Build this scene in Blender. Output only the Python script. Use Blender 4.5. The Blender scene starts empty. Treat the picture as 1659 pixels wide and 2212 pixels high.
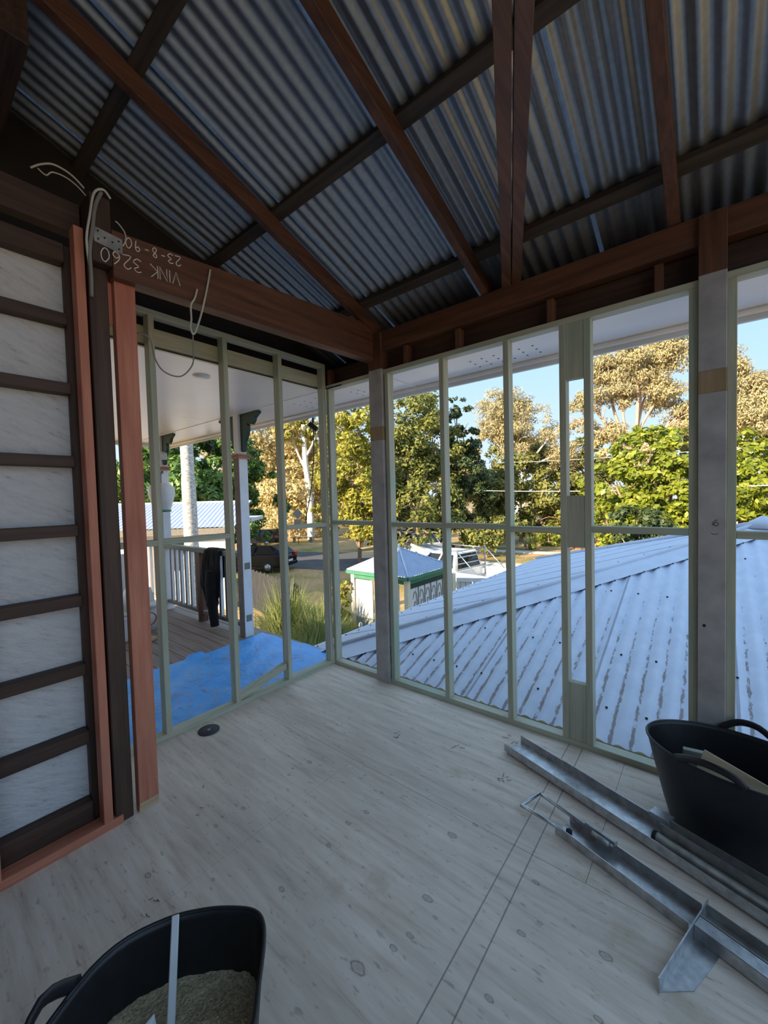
import bpy, bmesh, math, random
import numpy as np
from mathutils import Vector, Matrix, Quaternion

# ------------------------------------------------------------------ camera, sky, sun, exposure
SC = bpy.context.scene
COL = SC.collection
CAM_POS = Vector((2.68017, -2.50246, 1.5))
YAW, PITCH, ROLL, FPX = -0.6858004, -0.0363290, -0.0261903, 873.848
f = Vector((math.sin(YAW)*math.cos(PITCH), math.cos(YAW)*math.cos(PITCH), math.sin(PITCH)))
r0 = Vector((math.cos(YAW), -math.sin(YAW), 0)); u0 = r0.cross(f)
rr = math.cos(ROLL)*r0 + math.sin(ROLL)*u0
uu = -math.sin(ROLL)*r0 + math.cos(ROLL)*u0
cd = bpy.data.cameras.new('camera'); cam = bpy.data.objects.new('camera', cd); COL.objects.link(cam)
M = Matrix((rr, uu, -f)).transposed().to_4x4(); M.translation = CAM_POS
cam.matrix_world = M
cd.sensor_fit = 'HORIZONTAL'; cd.sensor_width = 36.0; cd.lens = FPX/1659*36.0
cd.clip_start = 0.02; cd.clip_end = 500
SC.camera = cam

SUN_DIR = Vector((-0.15, -0.99, 0)).normalized()*math.cos(math.radians(20)) + Vector((0, 0, math.sin(math.radians(20))))
W = bpy.data.worlds.new('world'); SC.world = W; W.use_nodes = True
nt = W.node_tree; nt.nodes.clear()
tc = nt.nodes.new('ShaderNodeTexCoord'); sp = nt.nodes.new('ShaderNodeSeparateXYZ'); rp = nt.nodes.new('ShaderNodeValToRGB')
nt.links.new(tc.outputs['Generated'], sp.inputs[0]); nt.links.new(sp.outputs['Z'], rp.inputs[0])
for k, (pos, c) in enumerate(((0.0, (0.68, 0.82, 1.0)), (0.28, (0.46, 0.70, 1.0)), (1.0, (0.42, 0.66, 0.98)))):   # clear sky: paler to the horizon, deeper overhead
    e = rp.color_ramp.elements[k] if k < 2 else rp.color_ramp.elements.new(pos)
    e.position = pos; e.color = (*c, 1)
bg = nt.nodes.new('ShaderNodeBackground'); bg.inputs[1].default_value = 0.72
wo = nt.nodes.new('ShaderNodeOutputWorld')
nt.links.new(rp.outputs[0], bg.inputs[0]); nt.links.new(bg.outputs[0], wo.inputs[0])
sl = bpy.data.lights.new('sun', 'SUN'); sl.energy = 7.3; sl.angle = math.radians(0.53); sl.color = (1.0, 0.83, 0.60)
so = bpy.data.objects.new('sun', sl); COL.objects.link(so)
so.rotation_mode = 'QUATERNION'; so.rotation_quaternion = SUN_DIR.to_track_quat('Z', 'Y'); so.location = (0, -40, 30)

SC.view_settings.view_transform = 'Standard'; SC.view_settings.look = 'None'
SC.view_settings.gamma = 1.0; SC.view_settings.use_curve_mapping = False
SC.view_settings.exposure = 0.78
try:
    SC.cycles.use_denoising = True
    SC.cycles.max_bounces = 10; SC.cycles.diffuse_bounces = 6; SC.cycles.glossy_bounces = 4
    SC.cycles.sample_clamp_indirect = 8.0
except Exception:
    pass

RNG = np.random.default_rng(7)
random.seed(7)

# ------------------------------------------------------------------ materials
def _new(name):
    m = bpy.data.materials.new(name); m.use_nodes = True
    n = m.node_tree.nodes; n.clear()
    out = n.new('ShaderNodeOutputMaterial'); p = n.new('ShaderNodeBsdfPrincipled')
    m.node_tree.links.new(p.outputs[0], out.inputs[0])
    return m, m.node_tree, p, out
def _ramp(t, fac, stops):
    r = t.nodes.new('ShaderNodeValToRGB'); e = r.color_ramp.elements
    while len(e) < len(stops): e.new(0.5)
    for el, (pos, c) in zip(e, stops):
        el.position = pos; el.color = (*c, 1) if len(c) == 3 else c
    t.links.new(fac, r.inputs[0]); return r
def _noise(t, vec, scale, detail=3, rough=0.55):
    n = t.nodes.new('ShaderNodeTexNoise'); n.inputs['Scale'].default_value = scale
    n.inputs['Detail'].default_value = detail; n.inputs['Roughness'].default_value = rough
    t.links.new(vec, n.inputs['Vector']); return n
def _coord(t, scale=(1, 1, 1)):
    c = t.nodes.new('ShaderNodeTexCoord'); mp = t.nodes.new('ShaderNodeMapping')
    mp.inputs['Scale'].default_value = scale
    t.links.new(c.outputs['Object'], mp.inputs[0]); return mp.outputs[0]
def _bump(t, p, h, strength, dist=0.01):
    b = t.nodes.new('ShaderNodeBump'); b.inputs['Strength'].default_value = strength; b.inputs['Distance'].default_value = dist
    t.links.new(h, b.inputs['Height']); t.links.new(b.outputs[0], p.inputs['Normal'])
def _mix(t, fac, a, b, typ='MIX'):
    m = t.nodes.new('ShaderNodeMix'); m.data_type = 'RGBA'; m.blend_type = typ
    if isinstance(fac, (int, float)): m.inputs[0].default_value = fac
    else: t.links.new(fac, m.inputs[0])
    for v, s in ((a, m.inputs[6]), (b, m.inputs[7])):
        if isinstance(v, tuple): s.default_value = (*v, 1)
        else: t.links.new(v, s)
    return m.outputs[2]
def plain(name, c, rough=0.6, metal=0.0, var=0.12, scale=6.0, bump=0.0, stretch=(1, 1, 1)):
    m, t, p, o = _new(name); v = _coord(t, stretch)
    n = _noise(t, v, scale, 4)
    d = tuple(x*(1-var) for x in c); e = tuple(min(1, x*(1+var)) for x in c)
    r = _ramp(t, n.outputs['Fac'], [(0.3, d), (0.7, e)])
    t.links.new(r.outputs[0], p.inputs['Base Color'])
    p.inputs['Roughness'].default_value = rough; p.inputs['Metallic'].default_value = metal
    if bump: _bump(t, p, n.outputs['Fac'], bump)
    return m
def wood(name, c1, c2, axis, rough=0.65, tint=None, tint_amt=0.5, scale=28, bump=0.25, knots=None):
    m, t, p, o = _new(name)
    s = [1, 1, 1]; s['xyz'.index(axis)] = 0.06
    v = _coord(t, tuple(s)); n = _noise(t, v, scale, 6, 0.65)
    r = _ramp(t, n.outputs['Fac'], [(0.32, c1), (0.68, c2)])
    col = r.outputs[0]
    if tint:
        v2 = _coord(t, tuple(0.6 if a == 0.06 else 1 for a in s)); n2 = _noise(t, v2, 2.6, 2)
        rt = _ramp(t, n2.outputs['Fac'], [(0.50, (0, 0, 0)), (0.72, (tint_amt,)*3)])
        col = _mix(t, rt.outputs[0], col, tint)
    if knots:
        sk = [1, 1, 1]; sk['xyz'.index(axis)] = 0.45
        v3 = _coord(t, tuple(sk)); vo = t.nodes.new('ShaderNodeTexVoronoi'); vo.inputs['Scale'].default_value = knots
        t.links.new(v3, vo.inputs['Vector'])
        rk = _ramp(t, vo.outputs['Distance'], [(0.03, (1, 1, 1)), (0.075, (0, 0, 0))])
        col = _mix(t, rk.outputs[0], col, tuple(x*0.22 for x in c1))
    t.links.new(col, p.inputs['Base Color']); p.inputs['Roughness'].default_value = rough
    if bump: _bump(t, p, n.outputs['Fac'], bump, 0.004)
    return m
def leafmat(name, cols, rough=0.5, trans=0.35):
    m = bpy.data.materials.new(name); m.use_nodes = True; t = m.node_tree; t.nodes.clear()
    o = t.nodes.new('ShaderNodeOutputMaterial'); g = t.nodes.new('ShaderNodeNewGeometry')
    k = len(cols); r = _ramp(t, g.outputs['Random Per Island'], [(i/(k-1), c) for i, c in enumerate(cols)])
    d = t.nodes.new('ShaderNodeBsdfPrincipled'); d.inputs['Roughness'].default_value = rough
    tr = t.nodes.new('ShaderNodeBsdfTranslucent'); mx = t.nodes.new('ShaderNodeMixShader'); mx.inputs[0].default_value = trans
    t.links.new(r.outputs[0], d.inputs['Base Color']); t.links.new(r.outputs[0], tr.inputs['Color'])
    t.links.new(d.outputs[0], mx.inputs[1]); t.links.new(tr.outputs[0], mx.inputs[2]); t.links.new(mx.outputs[0], o.inputs[0])
    return m

GP1, GP2, TEAL = (0.38, 0.375, 0.27), (0.56, 0.55, 0.42), (0.20, 0.44, 0.38)
M = {}
for a in 'xyz':
    M['pine_'+a] = wood('treated_pine_'+a, GP1, GP2, a, 0.6, TEAL, 0.40, knots=2.3)
    M['red_'+a] = wood('red_pine_'+a, (0.40, 0.125, 0.07), (0.60, 0.235, 0.145), a, 0.6, (0.30, 0.07, 0.04), 0.4, knots=2.0)
    M['dark_'+a] = wood('dark_hardwood_'+a, (0.032, 0.016, 0.010), (0.085, 0.042, 0.026), a, 0.6)
    M['rafter_'+a] = wood('rafter_hardwood_'+a, (0.065, 0.026, 0.014), (0.17, 0.070, 0.036), a, 0.6)
    M['batten_'+a] = wood('batten_timber_'+a, (0.035, 0.024, 0.017), (0.085, 0.060, 0.042), a, 0.7)
    M['raw_'+a] = wood('raw_pine_'+a, (0.42, 0.30, 0.17), (0.60, 0.46, 0.30), a, 0.65)
    M['grey_'+a] = wood('weathered_timber_'+a, (0.16, 0.14, 0.12), (0.30, 0.27, 0.23), a, 0.8)
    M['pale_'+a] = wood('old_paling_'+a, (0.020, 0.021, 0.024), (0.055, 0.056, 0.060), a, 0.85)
    M['deck_'+a] = wood('decking_'+a, (0.20, 0.14, 0.11), (0.34, 0.255, 0.21), a, 0.6)
M['white'] = plain('white_paint', (0.78, 0.78, 0.79), 0.5, 0, 0.05)
M['soffit'] = plain('soffit_white', (0.86, 0.83, 0.82), 0.32, 0, 0.03, 2)
M['post_white'] = plain('scuffed_white_paint', (0.40, 0.375, 0.365), 0.6, 0, 0.22, 7, 0.1)
M['bare_band'] = wood('bare_band', (0.28, 0.19, 0.10), (0.38, 0.27, 0.16), 'z')
M['brown_grey'] = plain('brown_grey_timber', (0.24, 0.195, 0.165), 0.8, 0, 0.2, 12)  # brown-grey for the deck-facing side of posts and balusters
M['void'] = plain('void_shade_black', (0.022, 0.017, 0.015), 0.9, 0, 0.2)  # near-black stands in for the shade of the roof void
M['cream'] = plain('cream_paint', (0.80, 0.72, 0.56), 0.6, 0, 0.04)
M['green'] = plain('heritage_green', (0.06, 0.22, 0.13), 0.45, 0, 0.1)
M['railgreen'] = plain('rail_green', (0.02, 0.075, 0.05), 0.35)
M['dkgreen'] = plain('dark_green', (0.012, 0.045, 0.028), 0.5, 0, 0.15)
M['primer'] = plain('orange_primer', (0.45, 0.20, 0.12), 0.6)
M['galv'] = plain('galvanised_steel', (0.50, 0.51, 0.52), 0.38, 0.85, 0.25, 30, 0.05)
M['galv_dull'] = plain('dull_steel', (0.40, 0.39, 0.37), 0.5, 0.7, 0.25, 20)
M['black'] = plain('black_rubber', (0.012, 0.013, 0.016), 0.42, 0, 0.2, 30, 0.1)
M['blackm'] = plain('black_matte', (0.010, 0.010, 0.011), 0.8)
M['cloth'] = plain('black_cloth', (0.012, 0.011, 0.011), 0.95, 0, 0.3, 40, 0.4)
M['cable'] = plain('white_cable', (0.55, 0.53, 0.46), 0.5)
M['cable_grey'] = plain('grey_cable', (0.22, 0.21, 0.19), 0.5)
M['cable_black'] = plain('black_cable', (0.03, 0.03, 0.03), 0.5)
M['glass'] = plain('dark_glass', (0.015, 0.02, 0.025), 0.05, 0, 0.0)
M['carblack'] = plain('black_car_paint', (0.010, 0.011, 0.016), 0.15, 0.0, 0.0)
M['carwhite'] = plain('white_car_paint', (0.80, 0.80, 0.80), 0.25, 0, 0.0)
M['carsilver'] = plain('silver_car_paint', (0.55, 0.57, 0.60), 0.25, 0.3, 0.0)
M['carblack'].node_tree.nodes['Principled BSDF'].inputs['Specular IOR Level'].default_value = 0.22
M['tyre'] = plain('tyre', (0.02, 0.02, 0.02), 0.8)
M['redlight'] = plain('red_lens', (0.5, 0.02, 0.015), 0.2, 0, 0.0)
M['redprint'] = plain('red_print', (0.55, 0.05, 0.07), 0.5)
M['chalk'] = plain('chalk', (0.75, 0.73, 0.68), 0.9)
M['sawdust'] = plain('sawdust', (0.66, 0.54, 0.34), 0.95, 0, 0.35, 120, 0.8)
M['plastic_white'] = plain('white_plastic', (0.72, 0.72, 0.72), 0.35)
M['orange'] = plain('orange_fruit', (0.85, 0.30, 0.02), 0.5)
M['bark'] = plain('bark', (0.28, 0.20, 0.14), 0.85, 0, 0.3, 8, 0.4)
M['gumbark'] = plain('gum_bark', (0.52, 0.36, 0.27), 0.8, 0, 0.2, 3)
M['whitebark'] = plain('white_bark', (0.72, 0.68, 0.60), 0.8, 0, 0.2, 2)
M['palmbark'] = plain('lichened_palm_bark', (0.50, 0.49, 0.47), 0.9, 0, 0.55, 14, 0.5, (1, 1, 2.2))
M['concrete'] = plain('concrete', (0.62, 0.58, 0.52), 0.9, 0, 0.12, 1.2)
M['asphalt'] = plain('asphalt', (0.10, 0.105, 0.115), 0.9, 0, 0.15, 1.5)
M['iron'] = plain('white_metal_strips', (0.75, 0.75, 0.76), 0.4)
M['offcut'] = plain('painted_offcut', (0.36, 0.37, 0.31), 0.7)
M['fruitdisc'] = plain('cutting_disc', (0.05, 0.05, 0.058), 0.7, 0, 0.2, 40)

def mat_floor():
    m, t, p, o = _new('plywood_floor')
    v = _coord(t, (0.10, 1, 1)); n = _noise(t, v, 26, 6, 0.62)
    r = _ramp(t, n.outputs['Fac'], [(0.24, (0.47, 0.365, 0.285)), (0.42, (0.70, 0.585, 0.48)), (0.60, (0.79, 0.68, 0.575)), (0.80, (0.88, 0.78, 0.68))])
    v2 = _coord(t, (0.35, 1, 1)); n2 = _noise(t, v2, 2.0, 4, 0.6)
    r2 = _ramp(t, n2.outputs['Fac'], [(0.30, (0.78, 0.77, 0.76)), (0.62, (1.06, 1.05, 1.04))])
    col = _mix(t, 1.0, r.outputs[0], r2.outputs[0], 'MULTIPLY')
    # fine scuffs
    v4 = _coord(t, (0.35, 1, 1)); n4 = _noise(t, v4, 55, 2, 0.5)
    r4 = _ramp(t, n4.outputs['Fac'], [(0.62, (0, 0, 0)), (0.74, (0.5,)*3)])
    col = _mix(t, r4.outputs[0], col, (0.20, 0.17, 0.14))
    # position
    g = t.nodes.new('ShaderNodeTexCoord')
    def blob(center, inv, lo, hi):
        s = t.nodes.new('ShaderNodeVectorMath'); s.operation = 'SUBTRACT'; s.inputs[1].default_value = center
        q = t.nodes.new('ShaderNodeVectorMath'); q.operation = 'MULTIPLY'; q.inputs[1].default_value = inv
        l = t.nodes.new('ShaderNodeVectorMath'); l.operation = 'LENGTH'
        t.links.new(g.outputs['Object'], s.inputs[0]); t.links.new(s.outputs[0], q.inputs[0]); t.links.new(q.outputs[0], l.inputs[0])
        return l.outputs['Value']
    # wood knots
    KN = [(1.8,-1.62,2),(1.854,-1.297,1.4),(1.876,-1.441,1),(1.856,-1.506,1),(1.913,-1.337,.6),(1.391,-1.61,1),(1.39,-1.364,.9),(1.786,-.992,1.5),(1.373,-1.226,1),(1.372,-.983,.8),(1.841,-.88,.9),(1.395,-1.125,1),(.895,-1.611,.9),(.87,-1.565,.7),(.901,-1.473,1),(.886,-1.187,.8),(.858,-1.142,.7),(.912,-1.908,1.2),(2.164,-1.437,1),(2.15,-.988,1),(2.173,-1.202,1),(2.412,-1.103,1.4),(2.212,-1.129,.7),(2.428,-1.291,.9),(.89,-1.048,1.2),(1.14,-1.754,.7)]
    acc = None
    for x, y, s in KN:
        d = blob((x, y, 0), (1/(0.0135*s), 1/(0.008*s), 0), 0, 1)
        if acc is None: acc = d
        else:
            mn = t.nodes.new('ShaderNodeMath'); mn.operation = 'MINIMUM'
            t.links.new(acc, mn.inputs[0]); t.links.new(d, mn.inputs[1]); acc = mn.outputs[0]
    nk = _noise(t, g.outputs['Object'], 60, 2)
    ad = t.nodes.new('ShaderNodeMath'); ad.operation = 'MULTIPLY_ADD'; ad.inputs[1].default_value = 0.9
    t.links.new(nk.outputs['Fac'], ad.inputs[0]); t.links.new(acc, ad.inputs[2])
    rk = _ramp(t, ad.outputs[0], [(0.30, (0.35,)*3), (0.62, (0.22,)*3), (0.74, (0.72,)*3), (0.84, (0.12,)*3), (1.0, (0, 0, 0))])
    mr = t.nodes.new('ShaderNodeMapRange'); mr.inputs['From Min'].default_value = 0; mr.inputs['From Max'].default_value = 1.9
    t.links.new(ad.outputs[0], mr.inputs['Value']); t.links.new(mr.outputs[0], rk.inputs[0])
    col = _mix(t, rk.outputs[0], col, (0.10, 0.075, 0.055))
    # sawdust drifts
    sa = None
    for cx, cy, ix, iy in ((1.67,-1.36,5,5.5),(1.55,-1.48,6,7),(2.62,-1.12,5,6),(2.45,-1.0,5,4),(2.3,-.86,3.2,9),(1.6,-.62,3,8)):
        d = blob((cx, cy, 0), (ix, iy, 0), 0, 1)
        if sa is None: sa = d
        else:
            mn = t.nodes.new('ShaderNodeMath'); mn.operation = 'MINIMUM'
            t.links.new(sa, mn.inputs[0]); t.links.new(d, mn.inputs[1]); sa = mn.outputs[0]
    ns = _noise(t, g.outputs['Object'], 14, 5, 0.7)
    a2 = t.nodes.new('ShaderNodeMath'); a2.operation = 'MULTIPLY_ADD'; a2.inputs[1].default_value = 1.2
    t.links.new(ns.outputs['Fac'], a2.inputs[0]); t.links.new(sa, a2.inputs[2])
    rs = _ramp(t, a2.outputs[0], [(0.55, (0.5,)*3), (1.0, (0,)*3)])
    col = _mix(t, rs.outputs[0], col, (0.42, 0.33, 0.20))
    # pencil set-out lines along y
    sep = t.nodes.new('ShaderNodeSeparateXYZ'); t.links.new(g.outputs['Object'], sep.inputs[0])
    for xl, sl_ in ((2.012, -0.010), (2.086, -0.013)):
        q = t.nodes.new('ShaderNodeMath'); q.operation = 'MULTIPLY_ADD'; q.inputs[1].default_value = -sl_; q.inputs[2].default_value = -xl
        t.links.new(sep.outputs['Y'], q.inputs[0])
        a = t.nodes.new('ShaderNodeMath'); a.operation = 'ADD'; t.links.new(sep.outputs['X'], a.inputs[0]); t.links.new(q.outputs[0], a.inputs[1])
        b = t.nodes.new('ShaderNodeMath'); b.operation = 'ABSOLUTE'; t.links.new(a.outputs[0], b.inputs[0])
        rl = _ramp(t, b.outputs[0], [(0.0011, (0.8,)*3), (0.0022, (0, 0, 0))])
        col = _mix(t, rl.outputs[0], col, (0.07, 0.065, 0.065))
    t.links.new(col, p.inputs['Base Color']); p.inputs['Roughness'].default_value = 0.62
    _bump(t, p, n.outputs['Fac'], 0.12, 0.003)
    return m
M['floor'] = mat_floor()

def mat_roof_white():
    m, t, p, o = _new('white_painted_iron')
    g = t.nodes.new('ShaderNodeTexCoord'); sep = t.nodes.new('ShaderNodeSeparateXYZ'); t.links.new(g.outputs['Object'], sep.inputs[0])
    n0 = _noise(t, g.outputs['Object'], 9, 5); r0_ = _ramp(t, n0.outputs['Fac'], [(0.3, (0.56, 0.62, 0.75)), (0.7, (0.66, 0.71, 0.83))])
    # rust gathers in the gutters of the sheet, heavier towards its lower end (grime attribute from geometry: u = place across a wave, v = distance from lower end)
    at = t.nodes.new('ShaderNodeAttribute'); at.attribute_name = 'wave'
    sp = t.nodes.new('ShaderNodeSeparateXYZ'); t.links.new(at.outputs['Vector'], sp.inputs[0])
    v = _coord(t, (1, 0.30, 0.3)); n1 = _noise(t, v, 42, 5, 0.7)
    a = t.nodes.new('ShaderNodeMath'); a.operation = 'MULTIPLY_ADD'; a.inputs[1].default_value = 0.75
    t.links.new(n1.outputs['Fac'], a.inputs[0]); t.links.new(sp.outputs['X'], a.inputs[2])
    b = t.nodes.new('ShaderNodeMath'); b.operation = 'MULTIPLY_ADD'; b.inputs[1].default_value = 0.085
    t.links.new(sp.outputs['Y'], b.inputs[0]); t.links.new(a.outputs[0], b.inputs[2])
    rr_ = _ramp(t, b.outputs[0], [(0.44, (0.85,)*3), (0.50, (0, 0, 0))])
    n2 = _noise(t, g.outputs['Object'], 30, 3)
    rc = _ramp(t, n2.outputs['Fac'], [(0.35, (0.16, 0.13, 0.12)), (0.65, (0.30, 0.20, 0.14))])
    col = _mix(t, rr_.outputs[0], r0_.outputs[0], rc.outputs[0])
    t.links.new(col, p.inputs['Base Color']); p.inputs['Roughness'].default_value = 0.45
    return m
M['roofwhite'] = mat_roof_white()
M['roofcap'] = plain('white_capping', (0.60, 0.65, 0.76), 0.45, 0, 0.08, 5)
M['iron_under'] = plain('zincalume_underside', (0.36, 0.385, 0.43), 0.42, 0.75, 0.10, 40)
M['roofblue'] = plain('shaded_blue_grey_iron', (0.36, 0.42, 0.55), 0.5, 0, 0.08, 5)  # blue-grey base colour carries the shade on the neighbour and shelter roofs
M['stucco'] = plain('white_sheet', (0.74, 0.73, 0.72), 0.8, 0, 0.05, 4)
def mat_stucco():
    m, t, p, o = _new('rough_white_sheet')
    v0 = _coord(t, (1, 1, 1)); mp = t.nodes.new('ShaderNodeMapping'); mp.inputs['Rotation'].default_value = (0.45, 0, 0); t.links.new(v0, mp.inputs[0])
    mq = t.nodes.new('ShaderNodeMapping'); mq.inputs['Scale'].default_value = (1, 0.42, 1.9); t.links.new(mp.outputs[0], mq.inputs[0]); v = mq.outputs[0]
    n = _noise(t, v, 24, 6, 0.72)
    r = _ramp(t, n.outputs['Fac'], [(0.27, (0.30, 0.29, 0.29)), (0.39, (0.70, 0.69, 0.69)), (0.55, (0.78, 0.77, 0.77)), (0.8, (0.82, 0.81, 0.81))])
    t.links.new(r.outputs[0], p.inputs['Base Color']); p.inputs['Roughness'].default_value = 0.85
    _bump(t, p, n.outputs['Fac'], 0.9, 0.02); return m
M['stucco'] = mat_stucco()
def mat_tarp():
    m, t, p, o = _new('blue_tarp')
    v = _coord(t); n = _noise(t, v, 3, 5); r = _ramp(t, n.outputs['Fac'], [(0.3, (0.05, 0.34, 0.88)), (0.7, (0.12, 0.46, 0.95))])
    t.links.new(r.outputs[0], p.inputs['Base Color']); p.inputs['Roughness'].default_value = 0.4
    n2 = _noise(t, v, 18, 4); _bump(t, p, n2.outputs['Fac'], 0.5, 0.02); return m
M['tarp'] = mat_tarp()
def mat_ground():
    m, t, p, o = _new('dry_lawn')
    v = _coord(t); n = _noise(t, v, 0.22, 6, 0.65)
    r = _ramp(t, n.outputs['Fac'], [(0.32, (0.13, 0.16, 0.04)), (0.45, (0.36, 0.28, 0.10)), (0.55, (0.58, 0.36, 0.17))])
    n2 = _noise(t, v, 9, 4); r2 = _ramp(t, n2.outputs['Fac'], [(0.3, (0.7,)*3), (0.7, (1.15,)*3)])
    t.links.new(_mix(t, 1.0, r.outputs[0], r2.outputs[0], 'MULTIPLY'), p.inputs['Base Color']); p.inputs['Roughness'].default_value = 0.95
    return m
M['ground'] = mat_ground()
L = dict(
    mango=leafmat('mango_leaf', [(0.06, 0.13, 0.03), (0.13, 0.24, 0.05), (0.24, 0.36, 0.08), (0.09, 0.18, 0.04)], 0.33, 0.3),
    wattle=leafmat('dry_leaf', [(0.54, 0.42, 0.21), (0.68, 0.55, 0.32), (0.48, 0.44, 0.13), (0.76, 0.62, 0.42)], 0.7, 0.35),
    yellow=leafmat('yellow_leaf', [(0.34, 0.33, 0.05), (0.48, 0.44, 0.07), (0.22, 0.26, 0.05), (0.55, 0.46, 0.10)], 0.6, 0.4),
    olive=leafmat('olive_leaf', [(0.12, 0.15, 0.035), (0.22, 0.24, 0.05), (0.30, 0.29, 0.07), (0.09, 0.13, 0.03)], 0.6, 0.3),
    dark=leafmat('dark_leaf', [(0.035, 0.065, 0.022), (0.07, 0.105, 0.035), (0.11, 0.14, 0.045)], 0.6, 0.25),
    low=leafmat('bush_leaf', [(0.17, 0.19, 0.05), (0.30, 0.27, 0.06), (0.11, 0.15, 0.04), (0.38, 0.33, 0.08)], 0.6, 0.3),
    gum=leafmat('gum_leaf', [(0.44, 0.38, 0.20), (0.58, 0.46, 0.23), (0.32, 0.32, 0.18), (0.64, 0.53, 0.30)], 0.6, 0.3),
    hedge=leafmat('hedge_leaf', [(0.24, 0.30, 0.03), (0.36, 0.40, 0.04), (0.14, 0.20, 0.03), (0.46, 0.46, 0.07)], 0.4, 0.4),
    grass=leafmat('grass_blade', [(0.12, 0.16, 0.05), (0.22, 0.26, 0.08), (0.32, 0.33, 0.12)], 0.5, 0.3),
    grassy=leafmat('yellow_grass_blade', [(0.22, 0.28, 0.05), (0.40, 0.42, 0.10), (0.52, 0.48, 0.18)], 0.5, 0.35),
    brush=leafmat('red_brush', [(0.30, 0.16, 0.09), (0.42, 0.24, 0.13), (0.22, 0.16, 0.07)], 0.7, 0.2),
)

# ------------------------------------------------------------------ helpers
def link(o, parent=None):
    COL.objects.link(o)
    if parent: o.parent = parent
    return o
def tag(o, label=None, cat=None, group=None, kind=None):
    if label: o['label'] = label
    if cat: o['category'] = cat
    if group: o['group'] = group
    if kind: o['kind'] = kind
    return o
def empty(name, loc=(0, 0, 0)):
    o = bpy.data.objects.new(name, None); o.empty_display_size = 0.1
    COL.objects.link(o); o['base'] = list(loc); return o
def thing(name, label, cat, group=None):
    return tag(empty(name), label, cat, group)
def struct(name):
    return tag(empty(name), kind='structure')
def finish(name, bm, mat, parent=None, smooth=False, bev=0.0):
    if bev:
        bmesh.ops.bevel(bm, geom=[e for e in bm.edges], offset=bev, segments=1, affect='EDGES', clamp_overlap=True)
    me = bpy.data.meshes.new(name); bm.to_mesh(me); bm.free()
    if smooth:
        for pl in me.polygons: pl.use_smooth = True
    me.materials.append(M[mat] if isinstance(mat, str) else mat)
    return link(bpy.data.objects.new(name, me), parent)
HEXF = [(0, 3, 2, 1), (4, 5, 6, 7), (0, 1, 5, 4), (1, 2, 6, 5), (2, 3, 7, 6), (3, 0, 4, 7)]
def add_hex(bm, pts):
    v = [bm.verts.new(p) for p in pts]
    for q in HEXF: bm.faces.new([v[i] for i in q])
def add_box(bm, x0, x1, y0, y1, z0, z1):
    add_hex(bm, [(x0, y0, z0), (x1, y0, z0), (x1, y1, z0), (x0, y1, z0), (x0, y0, z1), (x1, y0, z1), (x1, y1, z1), (x0, y1, z1)])
def box(name, b, mat, parent=None, bev=0.002):
    bm = bmesh.new(); add_box(bm, *b); return finish(name, bm, mat, parent, bev=bev)
def hexa(name, pts, mat, parent=None, bev=0.002):
    bm = bmesh.new(); add_hex(bm, pts); bmesh.ops.recalc_face_normals(bm, faces=bm.faces[:]); return finish(name, bm, mat, parent, bev=bev)
def add_beam(bm, p, q, w, h, up=(0, 0, 1)):
    p = Vector(p); q = Vector(q); d = (q-p).normalized(); s = d.cross(Vector(up)).normalized(); u = s.cross(d)
    P = []
    for c in (p, q):
        P.append([c - s*w/2 - u*h/2, c + s*w/2 - u*h/2, c + s*w/2 + u*h/2, c - s*w/2 + u*h/2])
    v = [bm.verts.new(x) for x in P[0]+P[1]]
    for fq in [(3, 2, 1, 0), (4, 5, 6, 7), (0, 1, 5, 4), (1, 2, 6, 5), (2, 3, 7, 6), (3, 0, 4, 7)]: bm.faces.new([v[i] for i in fq])
def beam(name, p, q, w, h, mat, parent=None, up=(0, 0, 1), bev=0.002):
    bm = bmesh.new(); add_beam(bm, p, q, w, h, up); return finish(name, bm, mat, parent, bev=bev)
def add_tube(bm, pts, rad, n=8, caps=True):
    pts = [Vector(p) for p in pts]; k = len(pts)
    if isinstance(rad, (int, float)): rad = [rad]*k
    rings = []; ref = Vector((0.3, 0.2, 1)).normalized()
    for i, p in enumerate(pts):
        d = (pts[min(i+1, k-1)] - pts[max(i-1, 0)])
        d = d.normalized() if d.length > 1e-9 else Vector((0, 0, 1))
        a = d.cross(ref)
        if a.length < 1e-3: a = d.cross(Vector((1, 0, 0)))
        a.normalize(); b = d.cross(a)
        rings.append([bm.verts.new(p + rad[i]*(math.cos(2*math.pi*j/n)*a + math.sin(2*math.pi*j/n)*b)) for j in range(n)])
    for A, B in zip(rings, rings[1:]):
        for j in range(n): bm.faces.new((A[j], A[(j+1) % n], B[(j+1) % n], B[j]))
    if caps:
        bm.faces.new(rings[0][::-1]); bm.faces.new(rings[-1])
def tube(name, pts, rad, mat, parent=None, n=8):
    bm = bmesh.new(); add_tube(bm, pts, rad, n); bmesh.ops.recalc_face_normals(bm, faces=bm.faces[:]); return finish(name, bm, mat, parent, smooth=True)
def smooth_path(pts, k=6, closed=False):
    P = [Vector(p) for p in pts]; n = len(P); out = []
    rng = range(n) if closed else range(n-1)
    for i in rng:
        g = (lambda j: P[j % n]) if closed else (lambda j: P[max(0, min(n-1, j))])
        a, b, c, d = g(i-1), g(i), g(i+1), g(i+2)
        for s in range(k):
            t = s/k
            out.append(0.5*((2*b) + (c-a)*t + (2*a-5*b+4*c-d)*t*t + (3*b-a-3*c+d)*t**3))
    if not closed: out.append(P[-1])
    return out
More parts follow.
